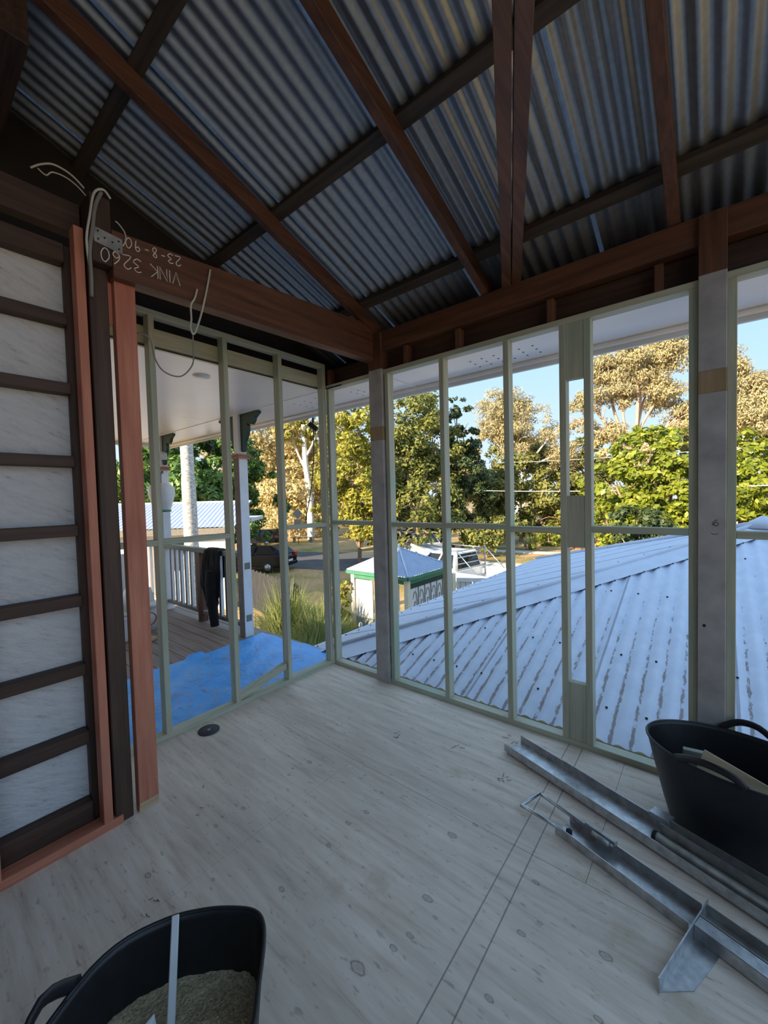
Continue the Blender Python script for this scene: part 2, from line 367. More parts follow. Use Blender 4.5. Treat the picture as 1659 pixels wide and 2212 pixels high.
def extrude_poly(name, poly, axis, d0, d1, mat, parent=None, bev=0.0):
    """poly: list of 2-D points; axis 'x': (y,z), 'y': (x,z), 'z': (x,y)"""
    def mk(a, b, d):
        return {'x': (d, a, b), 'y': (a, d, b), 'z': (a, b, d)}[axis]
    bm = bmesh.new()
    A = [bm.verts.new(mk(a, b, d0)) for a, b in poly]; B = [bm.verts.new(mk(a, b, d1)) for a, b in poly]
    n = len(poly); bm.faces.new(A[::-1]); bm.faces.new(B)
    for i in range(n): bm.faces.new((A[i], A[(i+1) % n], B[(i+1) % n], B[i]))
    bmesh.ops.recalc_face_normals(bm, faces=bm.faces[:])
    return finish(name, bm, mat, parent, bev=bev)
def np_mesh(name, V, F4, mat, parent=None, smooth=False):
    V = np.asarray(V, np.float32); F4 = np.asarray(F4, np.int32)
    me = bpy.data.meshes.new(name); me.vertices.add(len(V)); me.vertices.foreach_set('co', V.ravel())
    k = F4.shape[1]; me.loops.add(F4.size); me.loops.foreach_set('vertex_index', F4.ravel())
    me.polygons.add(len(F4)); me.polygons.foreach_set('loop_start', np.arange(0, F4.size, k, dtype=np.int32))
    if smooth: me.polygons.foreach_set('use_smooth', np.ones(len(F4), bool))
    me.update(calc_edges=True); me.validate()
    me.materials.append(M[mat] if isinstance(mat, str) else mat)
    return link(bpy.data.objects.new(name, me), parent)
def corrugated(name, cols, pos, mat, parent, pitch, amp, wave=False, phase=0.0, rows=2, normal=(0, 0, 1)):
    """cols: positions across; pos(c) -> (start point, end point) or None; wave added along normal"""
    N = np.array(normal, float); V = []; Wv = []; F = []; prev = None
    for c in cols:
        pr = pos(c)
        if pr is None: prev = None; continue
        a, b = np.array(pr[0], float), np.array(pr[1], float)
        cs = math.cos(2*math.pi*c/pitch + phase); h = amp*cs
        i0 = len(V)
        for r in range(rows):
            s = r/(rows-1); q = a + (b-a)*s + N*h
            V.append(q); Wv.append((0.5+0.5*cs, np.linalg.norm(b-a)*s, 0))
        if prev is not None:
            for r in range(rows-1): F.append((prev+r, i0+r, i0+r+1, prev+r+1))
        prev = i0
    if len(F) == 0: return None
    o = np_mesh(name, V, F, mat, parent, smooth=True)
    if wave:
        at = o.data.attributes.new('wave', 'FLOAT_VECTOR', 'POINT'); at.data.foreach_set('vector', np.array(Wv, np.float32).ravel())
    return o

# ------------------------------------------------------------------ floor
FL = struct('floor')
def sheet(x0, x1, y0, y1):
    g = 0.0008
    box('plywood_sheet', (x0+g, x1-g, y0+g, y1-g, -0.02, 0.0), 'floor', FL, bev=0.0006)
for b in ((-0.07, 2.30, -0.876, 0.07), (2.30, 4.3, -0.876, 0.07), (-0.07, 1.08, -2.676, -0.876), (1.08, 3.48, -2.676, -0.876), (3.48, 4.3, -2.676, -0.876),
          (-0.07, 1.08, -4.5, -2.676), (1.08, 3.48, -4.5, -2.676), (3.48, 4.3, -4.5, -2.676), (-0.07, 1.9, -6, -4.5), (1.9, 4.3, -6, -4.5)):
    sheet(*b)
box('floor_frame', (-0.06, 4.28, -5.98, 0.06, -0.22, -0.0205), 'dark_x', FL, bev=0)

# ------------------------------------------------------------------ right wall frame (along x)
WR = struct('wall_right')
Y0, Y1 = 0.0, 0.07
STU = [0.0, 0.668, 1.165, 1.637, 1.976, 2.107, 2.580, 2.723, 3.22, 3.70, 4.18]
P1 = (0.527, 0.658, -0.022, 0.10); P2 = (2.617, 2.723, -0.022, 0.10)
for a, b in ((0.0, P1[0]), (P1[1], P2[0]), (P2[1], 4.28)):
    box('bottom_plate', (a, b, Y0, Y1, 0.0, 0.035), 'pine_x', WR)
    box('top_plate', (a, b, Y0, Y1, 2.467, 2.502), 'pine_x', WR)
for x in STU:
    box('stud', (x, x+0.036, Y0, Y1, 0.035, 2.467), 'pine_z', WR)
for i, (a, b) in enumerate(((0.036, P1[0]), (0.704, 1.165), (1.201, 1.637), (1.673, 1.976), (2.143, 2.58), (2.759, 3.22), (3.256, 3.70), (3.736, 4.18))):
    dz = (0.0, -0.004, 0.0, -0.012, 0.0, -0.008, 0.0, 0.0)[i]
    box('noggin', (a, b, Y0, Y1, 1.270+dz, 1.305+dz), 'pine_x', WR)
for z0, z1 in ((2.148, 2.467), (1.180, 1.480), (0.035, 0.38)):
    box('packer_board', (2.012, 2.107, Y0+0.003, Y0+0.045, z0, z1), 'pine_z', WR)
box('outer_board', (-0.05, 4.28, 0.072, 0.13, 2.482, 2.655), 'dark_x', WR)
for x in (0.02, 0.505, 0.86, 1.30, 1.91, 2.44):
    box('hanging_block', (x, x+0.038, 0.0, 0.06, 2.503, 2.635), 'rafter_z', WR)

# ------------------------------------------------------------------ left wall frame (along y)
WL = struct('wall_left')
YS = [-0.036, -0.504, -0.970, -1.454, -1.938, -2.42, -2.9, -3.4, -3.9]
box('bottom_plate', (-0.07, 0.0, -4.0, -0.0005, 0.0, 0.035), 'pine_y', WL)
box('top_plate', (-0.07, 0.0, -4.0, -0.0005, 2.655, 2.69), 'pine_y', WL)
for y in YS:
    box('stud', (-0.07, 0.0, y, y+0.035, 0.035, 2.655), 'pine_z', WL)
for i, (a, b) in enumerate(zip(YS[1:], YS[:-1])):
    z = (1.255, 1.237, 1.237, 1.235, 1.24, 1.24, 1.24, 1.24)[i]
    if i == 1: continue
    box('noggin', (-0.07, 0.0, a+0.035, b, z, z+0.035), 'pine_y', WL)
box('ribbon_board', (-0.108, -0.0705, -4.0, 0.068, 2.497, 2.605), 'pine_y', WL)

# ------------------------------------------------------------------ partition of old framing on the left
WP = struct('wall_partition')
box('lining_sheet', (0.375, 0.385, -6.0, -1.955, 0.0, 2.66), 'stucco', WP)
for z0, z1 in ((2.303, 2.352), (1.998, 2.046), (1.672, 1.722), (1.361, 1.412), (1.040, 1.092), (0.723, 0.774), (0.402, 0.462)):
    box('batten', (0.386, 0.45, -6.0, -1.964, z0, z1), 'dark_y', WP)
box('batten', (0.386, 0.45, -6.0, -1.964, 0.0, 0.13), 'dark_y', WP)
box('batten', (0.386, 0.452, -6.0, -1.964, 2.575, 2.655), 'dark_y', WP)
box('corner_stud', (0.388, 0.429, -1.962, -1.86, 0.0, 2.66), 'dark_z', WP)
box('bottom_plate', (0.455, 0.53, -6.0, -1.868, 0.0, 0.04), 'red_y', WP)
for y, z in ((-1.945, 2.715), (-2.325, 2.715), (-2.80, 2.715), (-3.3, 2.715)):
    box('stud', (0.465, 0.53, y, y+0.036, 0.04, z), 'red_z', WP)

# unseen wall behind the camera, built up as house mass to block the sun
WB = struct('wall_back')
box('sun_block_mass', (-4.5, 7.0, -6.3, -6.02, -2.4, 5.1), 'dark_z', WB, bev=0)  # dark slab, also keeps bounce off the post faces

# ------------------------------------------------------------------ posts
t = thing('timber_post', 'dark brown old hardwood post between two red pine studs', 'post')
box('shaft', (0.43, 0.52, -1.897, -1.822, 0.0, 2.57), 'dark_z', t, bev=0.004)
box('post_head', (0.42, 0.578, -1.893, -1.816, 2.57, 2.86), 'dark_z', t)
def white_post(P, label, bot):
    t = thing('timber_post', label, 'post', 'white painted posts in the right wall')
    x0, x1, y0, y1 = P
    box('shaft', (x0, x1, y0, y1, 0.0, 1.955), 'post_white', t, bev=0.003)
    box('paint_gap_band', (x0, x1, y0, y1, 1.955, 2.060), 'bare_band', t, bev=0.003)
    box('upper_shaft', (x0, x1, y0, y1, 2.060, 2.51), 'post_white', t, bev=0.003)
    box('unpainted_top', (x0, x1, y0, y1, 2.51, 2.79), 'rafter_z', t, bev=0.003)
    if bot:
        box('foot_notch', (x1-0.004, x1+0.002, y0+0.03, y1-0.01, 0.16, 0.30), 'blackm', t, bev=0)
    else:
        for pts in (((2.672, 1.325), (2.684, 1.34), (2.694, 1.333), (2.686, 1.322), (2.674, 1.338), (2.690, 1.352)), ((2.668, 1.288), (2.676, 1.283), (2.692, 1.285))):
            tube('pencil_scribble', smooth_path([(a, y0-0.0005, b) for a, b in pts], 4), 0.0012, 'blackm', t, 4)
        bm = bmesh.new(); add_box(bm, 2.637, 2.648, y0-0.001, y0+0.004, 0.83, 0.843); finish('bolt_hole', bm, 'blackm', t)
    return t
white_post(P1, 'scuffed white post with bare timber band nearest the wall corner', True)
white_post(P2, 'scuffed white post with bare timber band behind the black tub', False)
t = thing('red_stud', 'loose red pine stud with pale cut ends beside the dark post', 'timber')
extrude_poly('shaft', [(0.485, 0.0), (0.522, 0.0), (0.532, 0.05), (0.532, 2.585), (0.515, 2.635), (0.485, 2.635)], 'y', -1.800, -1.712, 'red_z', t, bev=0.002)
hexa('cut_end', [(0.5225, -1.799, 0.001), (0.523, -1.799, 0.001), (0.523, -1.713, 0.001), (0.5225, -1.713, 0.001), (0.532, -1.799, 0.05), (0.5335, -1.799, 0.05), (0.5335, -1.713, 0.05), (0.532, -1.713, 0.05)], 'raw_y', t, bev=0)
hexa('cut_end', [(0.531, -1.799, 2.586), (0.5335, -1.799, 2.586), (0.5335, -1.713, 2.586), (0.531, -1.713, 2.586), (0.515, -1.799, 2.634), (0.5175, -1.799, 2.634), (0.5175, -1.713, 2.634), (0.515, -1.713, 2.634)], 'raw_y', t, bev=0)
box('wedge', (0.44, 0.50, -1.822, -1.800, 2.34, 2.57), 'red_z', t)
t = tag(hexa('brace_offcut', [(-0.062, -0.935, 0.036), (-0.01, -0.935, 0.036), (-0.01, -0.515, 0.125), (-0.062, -0.515, 0.125),
              (-0.062, -0.935, 0.082), (-0.01, -0.935, 0.082), (-0.01, -0.515, 0.172), (-0.062, -0.515, 0.172)], 'pine_y'),
        'short pale green timber wedged aslant low between two left wall studs', 'timber')

# galvanised plate on the head of the dark post
t = tag(thing('post_plate', 'galvanised steel plate nailed across the dark post head', 'bracket'))
hexa('plate', [(0.5805, -1.885, 2.650), (0.584, -1.885, 2.650), (0.584, -1.775, 2.638), (0.5805, -1.775, 2.638),
               (0.5805, -1.885, 2.715), (0.584, -1.885, 2.715), (0.584, -1.775, 2.705), (0.5805, -1.775, 2.705)], 'galv_dull', t, bev=0)
for yy, zz in ((-1.87, 2.70), (-1.87, 2.665), (-1.79, 2.69), (-1.79, 2.655), (-1.845, 2.68), (-1.815, 2.675)):
    tube('nail_head', [(0.583, yy, zz), (0.5865, yy, zz)], 0.004, 'blackm', t, 6)

# ------------------------------------------------------------------ ceiling: roof frame and iron
CE = struct('ceiling')
S = 0.356
def slope(x0, x1, z_at0, h, ya, yb, name, mat):
    return hexa(name, [(x0, ya, z_at0-S*ya), (x1, ya, z_at0-S*ya), (x1, yb, z_at0-S*yb), (x0, yb, z_at0-S*yb),
                       (x0, ya, z_at0+h-S*ya), (x1, ya, z_at0+h-S*ya), (x1, yb, z_at0+h-S*yb), (x0, yb, z_at0+h-S*yb)], mat, CE)
YEND = -6.0; XEND = 3.6
for x in (-4.2, -3.25, -2.30, -1.35, -0.40, 0.545, 1.495, 2.496, 3.45):
    slope(x, x+0.048, 2.805, 0.10, 0.46, YEND, 'rafter', 'rafter_y')
for yc in (0.40, -0.14, -0.915, -1.685, -2.44, -3.2, -4.0, -4.8, -5.6):
    z = 2.907 - S*yc
    bm = bmesh.new(); add_beam(bm, (-4.4, yc, z+0.02), (XEND, yc, z+0.02), 0.07, 0.04, up=(0, S, 1)); finish('batten', bm, 'batten_x', CE, bev=0.002)
pit = 0.0762
for k in range(11):
    x0 = -4.7 + k*0.762
    cols = np.arange(x0, x0+0.762+1e-6+0.03, pit/10)
    corrugated('roof_sheet', cols, lambda c: ((c, 0.55, 2.965-S*0.55), (c, YEND, 2.965-S*YEND)), 'iron_under', CE, pit, 0.0105, rows=8, normal=(0, 0.335, 0.942))
# beams
hexa('eave_beam', [(P1[1], 0.0, 2.650), (4.3, 0.0, 2.672), (4.3, 0.09, 2.672), (P1[1], 0.09, 2.650), (P1[1], 0.0, 2.800), (4.3, 0.0, 2.795), (4.3, 0.09, 2.795), (P1[1], 0.09, 2.800)], 'rafter_x', CE)
WBm = hexa('verge_beam', [(0.50, -1.815, 2.528), (0.58, -1.815, 2.528), (0.58, 0.03, 2.585), (0.50, 0.03, 2.585),
                    (0.50, -1.815, 2.735), (0.58, -1.815, 2.735), (0.58, 0.03, 2.865), (0.50, 0.03, 2.865)], 'rafter_y', CE)
box('rear_verge_beam', (0.40, 0.46, -6.0, -1.90, 2.715, 2.85), 'dark_y', CE)
d = Vector((0.374, -0.926, 0.0)).normalized(); sd = Vector((-d.y, d.x, 0))
for off in (-0.030, 0.030):
    b0 = Vector((1.692, 0.02, 2.86)) + sd*off; beam('tie_beam', b0, b0 + d*3.2 + Vector((0, 0, 0.12)), 0.053, 0.13, 'rafter_y', CE)
box('ridge_beam', (-4.0, 0.53, -2.22, -2.06, 3.36, 3.60), 'dark_x', CE)
extrude_poly('gable_lining', [(0.50, 2.49), (0.50, 2.76), (-6.0, 5.07), (-6.0, 2.49)], 'x', -4.43, -4.40, 'dark_y', CE)
extrude_poly('void_shade_board', [(0.50, 2.482), (0.50, 2.77), (-6.0, 5.085), (-6.0, 2.482)], 'x', -0.315, -0.295, 'void', CE)  # board added to close off the roof void and darken it
# chalk writing on the verge beam: strokes in (u right, v up) letter space, upside down on the beam
GLY = {'V': [[(0, 1), (.3, 0), (.6, 1)]], 'I': [[(.1, 0), (.1, 1)]], 'N': [[(0, 0), (0, 1), (.55, 0), (.55, 1)]], 'K': [[(0, 0), (0, 1)], [(.5, 1), (0, .45), (.55, 0)]],
       '3': [[(0, .9), (.3, 1), (.5, .8), (.2, .55), (.55, .3), (.3, 0), (0, .1)]], '2': [[(0, .8), (.25, 1), (.5, .75), (0, 0), (.6, .02)]],
       '6': [[(.45, .95), (.1, .5), (.1, .15), (.35, 0), (.5, .25), (.3, .45), (.1, .3)]], '0': [[(.3, 1), (.05, .6), (.1, .1), (.35, 0), (.55, .4), (.5, .85), (.3, 1)]],
       '-': [[(.05, .5), (.4, .52)]], '8': [[(.45, .85), (.2, 1), (.08, .75), (.45, .35), (.3, 0), (.08, .2), (.45, .85)]], '9': [[(.5, .7), (.25, .55), (.1, .8), (.3, 1), (.5, .75), (.42, 0)]], ' ': []}
bm = bmesh.new()
def chalk(txt, y, z, h, sp, slant):
    for ch in txt:
        for st in GLY[ch]:
            P = [(0.5812, y - u*h, z - v*h + slant*(y - u*h + 1.55)) for u, v in st]
            add_tube(bm, smooth_path(P, 4) if ch not in 'VINK' else P, 0.0022, 5)
        y -= sp*(0.45 if ch in 'I' else 0.7 if ch == ' ' else 1.0)
chalk('VINK 3260', -1.520, 2.655, 0.060, 0.043, 0.06)
chalk('23-8-90', -1.512, 2.738, 0.046, 0.037, 0.06)
finish('chalk_writing', bm, 'chalk', CE)

# cables
tag(tube('hanging_cable', smooth_path([(0.590, -1.36, 2.74), (0.590, -1.376, 2.663), (0.592, -1.401, 2.562), (0.592, -1.43, 2.457), (0.59, -1.463, 2.371), (0.588, -1.479, 2.399), (0.586, -1.472, 2.443), (0.588, -1.472, 2.514), (0.588, -1.451, 2.557), (0.588, -1.436, 2.609)], 6), 0.005, 'cable'),
    'white twin cable hanging in a loop from the roof beam', 'cable')
tag(tube('hanging_cable', smooth_path([(0.575, -1.463, 2.386), (0.55, -1.45, 2.293), (0.55, -1.461, 2.218), (0.55, -1.523, 2.149), (0.55, -1.602, 2.155), (0.55, -1.643, 2.209), (0.55, -1.66, 2.294), (0.53, -1.69, 2.324), (0.47, -1.73, 2.327), (0.45, -1.78, 2.32)], 6), 0.0035, 'cable_grey'),
    'thin grey cable drooping in a long loop behind the red stud', 'cable')
tag(tube('wire_tail', smooth_path([(0.586, -1.775, 2.675), (0.592, -1.765, 2.70), (0.592, -1.765, 2.735), (0.588, -1.785, 2.765), (0.586, -1.80, 2.775)], 5), 0.003, 'cable'),
    'short curled white wire tail beside the steel plate', 'cable')
t = thing('cable_bundle', 'grey and white cables running down beside the dark post head', 'cable')
tube('grey_cable', smooth_path([(0.588, -1.85, 2.872), (0.589, -1.876, 2.80), (0.588, -1.890, 2.70), (0.586, -1.904, 2.60), (0.57, -1.899, 2.50), (0.545, -1.894, 2.42)], 5), 0.008, 'cable_grey', t)
tube('white_cable', smooth_path([(0.575, -1.812, 2.872), (0.592, -1.843, 2.885), (0.596, -1.880, 2.850), (0.594, -1.900, 2.745), (0.590, -1.915, 2.638), (0.575, -1.905, 2.54)], 5), 0.005, 'cable', t)
tag(tube('loop_cable', smooth_path([(0.47, -2.066, 2.91), (0.47, -2.035, 2.942), (0.47, -1.995, 2.968), (0.47, -1.955, 2.97), (0.47, -1.917, 2.958), (0.47, -1.880, 2.93)], 5), 0.004, 'cable'),
    'white cable arching over the partition below the roof iron', 'cable')
tag(tube('loop_cable', smooth_path([(0.47, -2.043, 2.922), (0.47, -2.016, 2.909), (0.47, -1.993, 2.935), (0.47, -1.947, 2.940), (0.47, -1.906, 2.925), (0.47, -1.875, 2.90)], 5), 0.003, 'cable'),
    'second thinner white cable kinked beneath the arching one above the partition', 'cable')

# ------------------------------------------------------------------ eave and deck ceiling outside
EV = struct('deck_ceiling')
for x0, x1 in ((-4.4, -2.0), (-2.0, -0.070)):
    box('ceiling_panel', (x0+0.002, x1-0.002, -4.0, -0.003, 2.470, 2.480), 'soffit', EV, bev=0)
for x0, x1 in ((-4.4, -2.2), (-2.2, 0.20), (0.20, 0.63), (0.63, 2.0), (2.0, 4.4)):
    box('eave_panel', (x0+0.002, x1-0.002, (-0.0 if x1 < .3 else 0.072), 0.505, 2.470, 2.480), 'soffit', EV, bev=0)
box('seam_strip', (-4.4, -0.1, -0.010, 0.006, 2.464, 2.4705), 'soffit', EV, bev=0.002)
box('seam_strip', (0.622, 0.638, 0.135, 0.50, 2.464, 2.4705), 'soffit', EV, bev=0.002)
tube('quad_moulding', [(-4.4, 0.50, 2.455), (4.4, 0.50, 2.455)], 0.018, 'soffit', EV)
box('fascia_board', (-4.42, 4.4, 0.515, 0.540, 2.41, 2.76), 'white', EV)
box('fascia_board', (-4.44, -4.41, -4.0, 0.54, 2.41, 2.60), 'white', EV)
bm = bmesh.new()
def holes(cx, cy, nx, ny, sx, sy):
    for i in range(nx):
        for j in range(ny):
            add_tube(bm, [(cx+i*sx, cy+j*sy, 2.4700), (cx+i*sx, cy+j*sy, 2.4692)], 0.008, 8)
holes(1.30, 0.22, 6, 3, 0.09, 0.08); holes(-0.62, 0.14, 3, 4, 0.16, 0.08); holes(-2.05, 0.12, 2, 4, 0.16, 0.08); holes(0.1, 0.22, 2, 3, 0.09, 0.08)
tag(finish('vent_holes', bm, 'blackm', EV), kind='stuff')
t = thing('downlight', 'round white recessed downlight in the deck ceiling', 'light')
tube('trim_ring', [(-0.385, -0.935, 2.4698), (-0.385, -0.935, 2.462)], 0.062, 'soffit', t, 24)
tube('lens', [(-0.385, -0.935, 2.4618), (-0.385, -0.935, 2.458)], 0.045, 'soffit', t, 20)
def floodlight(name, label, p, mat, cable=None):
    t = thing(name, label, 'light'); x, y, z = p
    tube('arm', [(x, y, z+0.09), (x, y, z+0.03)], 0.012, mat, t)
    beam('lamp_head', (x-0.03, y-0.03, z+0.02), (x+0.03, y+0.03, z-0.05), 0.10, 0.05, mat, t)
    if cable: tube('lead', smooth_path(cable, 6), 0.006, 'cable_black', t)
floodlight('floodlight', 'black floodlight with a dangling lead under the eave near the wall corner', (-0.87, 0.60, 2.34), 'blackm',
           [(-0.87, 0.60, 2.34), (-0.90, 0.62, 2.0), (-0.98, 0.63, 1.6), (-1.12, 0.64, 1.22)])
floodlight('floodlight', 'small black floodlight under the eave above the railing', (-3.15, 0.56, 2.34), 'blackm')

# ------------------------------------------------------------------ deck
DK = struct('deck_floor')
y = 0.29
while y > -4.0:
    box('deck_board', (-4.35, -0.075, y-0.134, y, -0.085, -0.06), 'deck_x', DK, bev=0.002); y -= 0.140
box('deck_bearer', (-4.3, -0.08, -4.0, 0.26, -0.28, -0.09), 'dark_x', DK, bev=0)
def deck_post(x, label):
    t = thing('deck_post', label, 'post', 'posts along the deck edge')
    box('shaft', (x-0.055, x+0.055, 0.0, 0.11, -0.06, 1.98), 'white', t, bev=0.004)
    box('brown_grey_face', (x-0.053, x+0.053, -0.0015, 0.0, -0.06, 1.975), 'brown_grey', t, bev=0)
    box('neck', (x-0.05, x+0.05, 0.005, 0.105, 2.02, 2.47), 'white', t, bev=0.004)
    for k, (e, z0, z1) in enumerate(((0.078, 1.975, 1.99), (0.070, 1.99, 2.01), (0.085, 2.01, 2.028))):
        box('cap_moulding', (x-e, x+e, 0.055-e, 0.055+e, z0, z1), 'primer', t)
    for s in (-1, 1):
        prof = [(0.05, 2.465), (0.40, 2.465), (0.41, 2.445), (0.37, 2.425), (0.33, 2.40), (0.31, 2.36), (0.27, 2.335), (0.21, 2.345), (0.185, 2.365),
                (0.195, 2.33), (0.19, 2.27), (0.165, 2.22), (0.13, 2.17), (0.115, 2.12), (0.10, 2.06), (0.07, 2.05), (0.05, 2.07)]
        extrude_poly('bracket', [(x+s*a, b) for a, b in prof], 'y', 0.035, 0.075, 'dkgreen', t)
    return t
dp1 = deck_post(-1.505, 'white deck post with green brackets nearest the blue tarp')
for z in (0.72, 0.12): box('cut_mortise', (-1.452, -1.4485, 0.02, 0.09, z, z+0.075), 'grey_z', dp1, bev=0)
deck_post(-3.565, 'white deck post with green brackets at the far end of the railing')
t = thing('railing', 'white baluster deck railing with dark green top rail', 'railing')
box('top_rail', (-4.2, -1.56, 0.0, 0.085, 0.845, 0.905), 'railgreen', t, bev=0.006)
box('bottom_rail', (-4.2, -1.56, 0.02, 0.08, 0.045, 0.090), 'grey_x', t)
box('newel', (-2.575, -2.485, 0.01, 0.10, -0.06, 0.845), 'rafter_z', t)
x = -4.14
while x < -1.6:
    if abs(x + 2.53) > 0.07:
        bl = box('baluster', (x-0.022, x+0.022, 0.03, 0.07, 0.09, 0.845), 'white', t)
        box('brown_grey_face', (x-0.021, x+0.021, 0.0285, 0.03, 0.09, 0.845), 'brown_grey', bl, bev=0)
    x += 0.150
# jacket over the rail
t = thing('jacket', 'black jacket draped over the green rail with one sleeve hanging', 'jacket')
rows = [(0.075, 0.55, -2.36, -2.06), (0.10, 0.80, -2.37, -2.05), (0.09, 0.905, -2.38, -2.03), (0.045, 0.918, -2.38, -2.03), (-0.008, 0.90, -2.39, -2.02), (-0.022, 0.76, -2.43, -2.01), (-0.028, 0.60, -2.455, -2.0),
        (-0.03, 0.46, -2.47, -2.02), (-0.03, 0.36, -2.40, -2.05), (-0.026, 0.27, -2.365, -2.10), (-0.022, 0.235, -2.33, -2.16)]
V = []; n = 22
for i, (yy, z, a, b) in enumerate(rows):
    for j in range(n):
        s = j/(n-1); fold = 0.016*math.sin(s*17+i*0.35) + 0.008*math.sin(s*41+i)
        V.append((a+(b-a)*s+0.10, yy - (abs(fold) if yy < 0.05 else -abs(fold)), z + 0.012*math.sin(s*9+i)))
F = [(i*n+j, i*n+j+1, (i+1)*n+j+1, (i+1)*n+j) for i in range(len(rows)-1) for j in range(n-1)]
o = np_mesh('body', V, F, 'cloth', t, True); md = o.modifiers.new('thick', 'SOLIDIFY'); md.thickness = 0.012; md.offset = 0
tube('sleeve', smooth_path([(-2.03, -0.05, 0.66), (-2.04, -0.065, 0.45), (-2.055, -0.06, 0.25), (-2.035, -0.06, 0.08), (-2.03, -0.055, -0.01)], 5), [0.085]*5+[0.075]*6+[0.055]*5+[0.05]*5, 'cloth', t, 12)
# tarp
nx, ny = 60, 80; V = []
for i in range(nx):
    for j in range(ny):
        u = i/(nx-1); v = j/(ny-1); yy = -3.2 + v*3.42
        left = -1.20 - 0.07*max(0, (yy+3.2))*0.9
        xx = -0.08 + (left+0.08)*u
        if v > 0.93: yy -= (u-0.75)*0.10*(v-0.93)/0.07
        z = -0.052 + 0.006*math.sin(xx*9+yy*5) + 0.006*abs(math.sin(xx*4.3-yy*7.1+1)) + 0.004*math.sin(xx*23+yy*17)
        if u > 0.9 and abs(yy+0.62) < 0.09: z += 0.035*(u-0.9)/0.1
        V.append((xx, yy, z))
F = [(i*ny+j, (i+1)*ny+j, (i+1)*ny+j+1, i*ny+j+1) for i in range(nx-1) for j in range(ny-1)]
tp = tag(np_mesh('blue_tarp', V, F, 'tarp', None, True), 'blue tarp littered with shavings spread over the deck boards', 'tarp')
md = tp.modifiers.new('thick', 'SOLIDIFY'); md.thickness = 0.002
n = 420; c = np.stack([RNG.uniform(-1.25, -0.12, n), RNG.uniform(-2.2, 0.1, n), np.full(n, -0.033)], 1)
th = RNG.uniform(0, 6.28, n); Ln = RNG.uniform(0.01, 0.045, n); wd = 0.0025
dx = np.stack([np.cos(th), np.sin(th), RNG.uniform(-.1, .1, n)], 1)*Ln[:, None]; pxv = np.stack([-np.sin(th), np.cos(th), np.zeros(n)], 1)*wd
V = np.stack([c-dx-pxv, c+dx-pxv, c+dx+pxv, c-dx+pxv], 1).reshape(-1, 3)
tag(np_mesh('timber_shavings', V, np.arange(4*n).reshape(-1, 4), 'raw_x'), 'loose timber shavings and leaf litter on the blue tarp', 'shavings', kind='stuff')

# clutter at the far end of the deck
t = thing('paint_bucket', 'white plastic bucket with a red oval mark on the deck', 'bucket')
bx, by = -2.78, -0.50
tube('tub', [(bx, by, -0.06), (bx, by, 0.24)], [0.11, 0.13], 'plastic_white', t, 20)
tube('rim', [(bx, by, 0.225), (bx, by, 0.245)], 0.138, 'plastic_white', t, 20)
aim = Vector((CAM_POS.x-bx, CAM_POS.y-by, 0)).normalized(); sx = Vector((-aim.y, aim.x, 0))
tube('red_mark', [Vector((bx, by, 0.09)) + (aim*math.sqrt(max(0, 1-(0.55*math.cos(a))**2)) + sx*0.55*math.cos(a))*0.123 + Vector((0, 0, 0.075*math.sin(a))) for a in np.linspace(0, 2*math.pi, 25)], 0.006, 'redprint', t, 5)
t = thing('rubble_bag', 'slumped pale rubble bag behind the white bucket', 'bag')
bm = bmesh.new(); bmesh.ops.create_uvsphere(bm, u_segments=20, v_segments=12, radius=1)
for v in bm.verts:
    q = v.co; k = 1 + 0.08*math.sin(q.x*7+q.z*9) + 0.06*math.sin(q.y*11)
    v.co = Vector((-3.12 + q.x*0.20*k, -0.52 + q.y*0.20*k, 0.19 + max(q.z, -0.95)*0.26*k))
finish('sack', bm, 'plastic_white', t, True)
t = thing('leaning_panel', 'tall white panel leaning behind the rubble bag', 'panel')
hexa('panel', [(-3.62, -0.62, -0.06), (-3.58, -0.62, -0.06), (-3.58, -0.18, -0.06), (-3.62, -0.18, -0.06), (-3.80, -0.62, 0.80), (-3.76, -0.62, 0.80), (-3.76, -0.18, 0.80), (-3.80, -0.18, 0.80)], 'white', t)
t = thing('white_crate', 'white plastic crate standing left of the white bucket', 'crate')
box('crate_body', (-2.75, -2.45, -1.12, -0.80, -0.06, 0.20), 'plastic_white', t, 0.01)
box('crate_rim', (-2.765, -2.435, -1.135, -0.785, 0.19, 0.225), 'plastic_white', t, 0.006)
box('crate_lid', (-2.74, -2.46, -1.11, -0.81, 0.225, 0.24), 'offcut', t, 0.004)
t = thing('timber_offcut', 'two pale timber offcuts lying on the deck before the bucket', 'timber')
beam('offcut_piece', (-2.55, -0.86, -0.04), (-2.25, -0.66, -0.04), 0.09, 0.035, 'raw_x', t)
beam('offcut_piece', (-2.50, -0.72, -0.005), (-2.33, -0.80, -0.005), 0.07, 0.033, 'raw_x', t)
t = thing('hanging_planter', 'white hanging planter on the far deck post', 'planter')
pc = Vector((-3.36, -0.06, 0))
tube('bowl', [pc+Vector((0, 0, z)) for z in (1.40, 1.42, 1.50, 1.62, 1.72, 1.78)], [0.10, 0.11, 0.135, 0.17, 0.165, 0.10], 'plastic_white', t, 20)
tube('drip_tray', [pc+Vector((0, 0, 1.375)), pc+Vector((0, 0, 1.40))], 0.115, 'green', t, 16)
tube('hook', smooth_path([pc+Vector((0, 0, 1.78)), pc+Vector((0, 0, 1.90)), Vector((-3.45, 0.0, 1.96)), Vector((-3.51, 0.03, 1.93))], 4), 0.006, 'cable_black', t)
t = thing('post_light', 'small white light fitting high on the far deck post', 'light')
box('mount', (-3.51, -3.47, 0.02, 0.08, 2.16, 2.22), 'plastic_white', t)
beam('lamp_head', (-3.47, 0.03, 2.20), (-3.36, -0.02, 2.15), 0.10, 0.08, 'plastic_white', t)

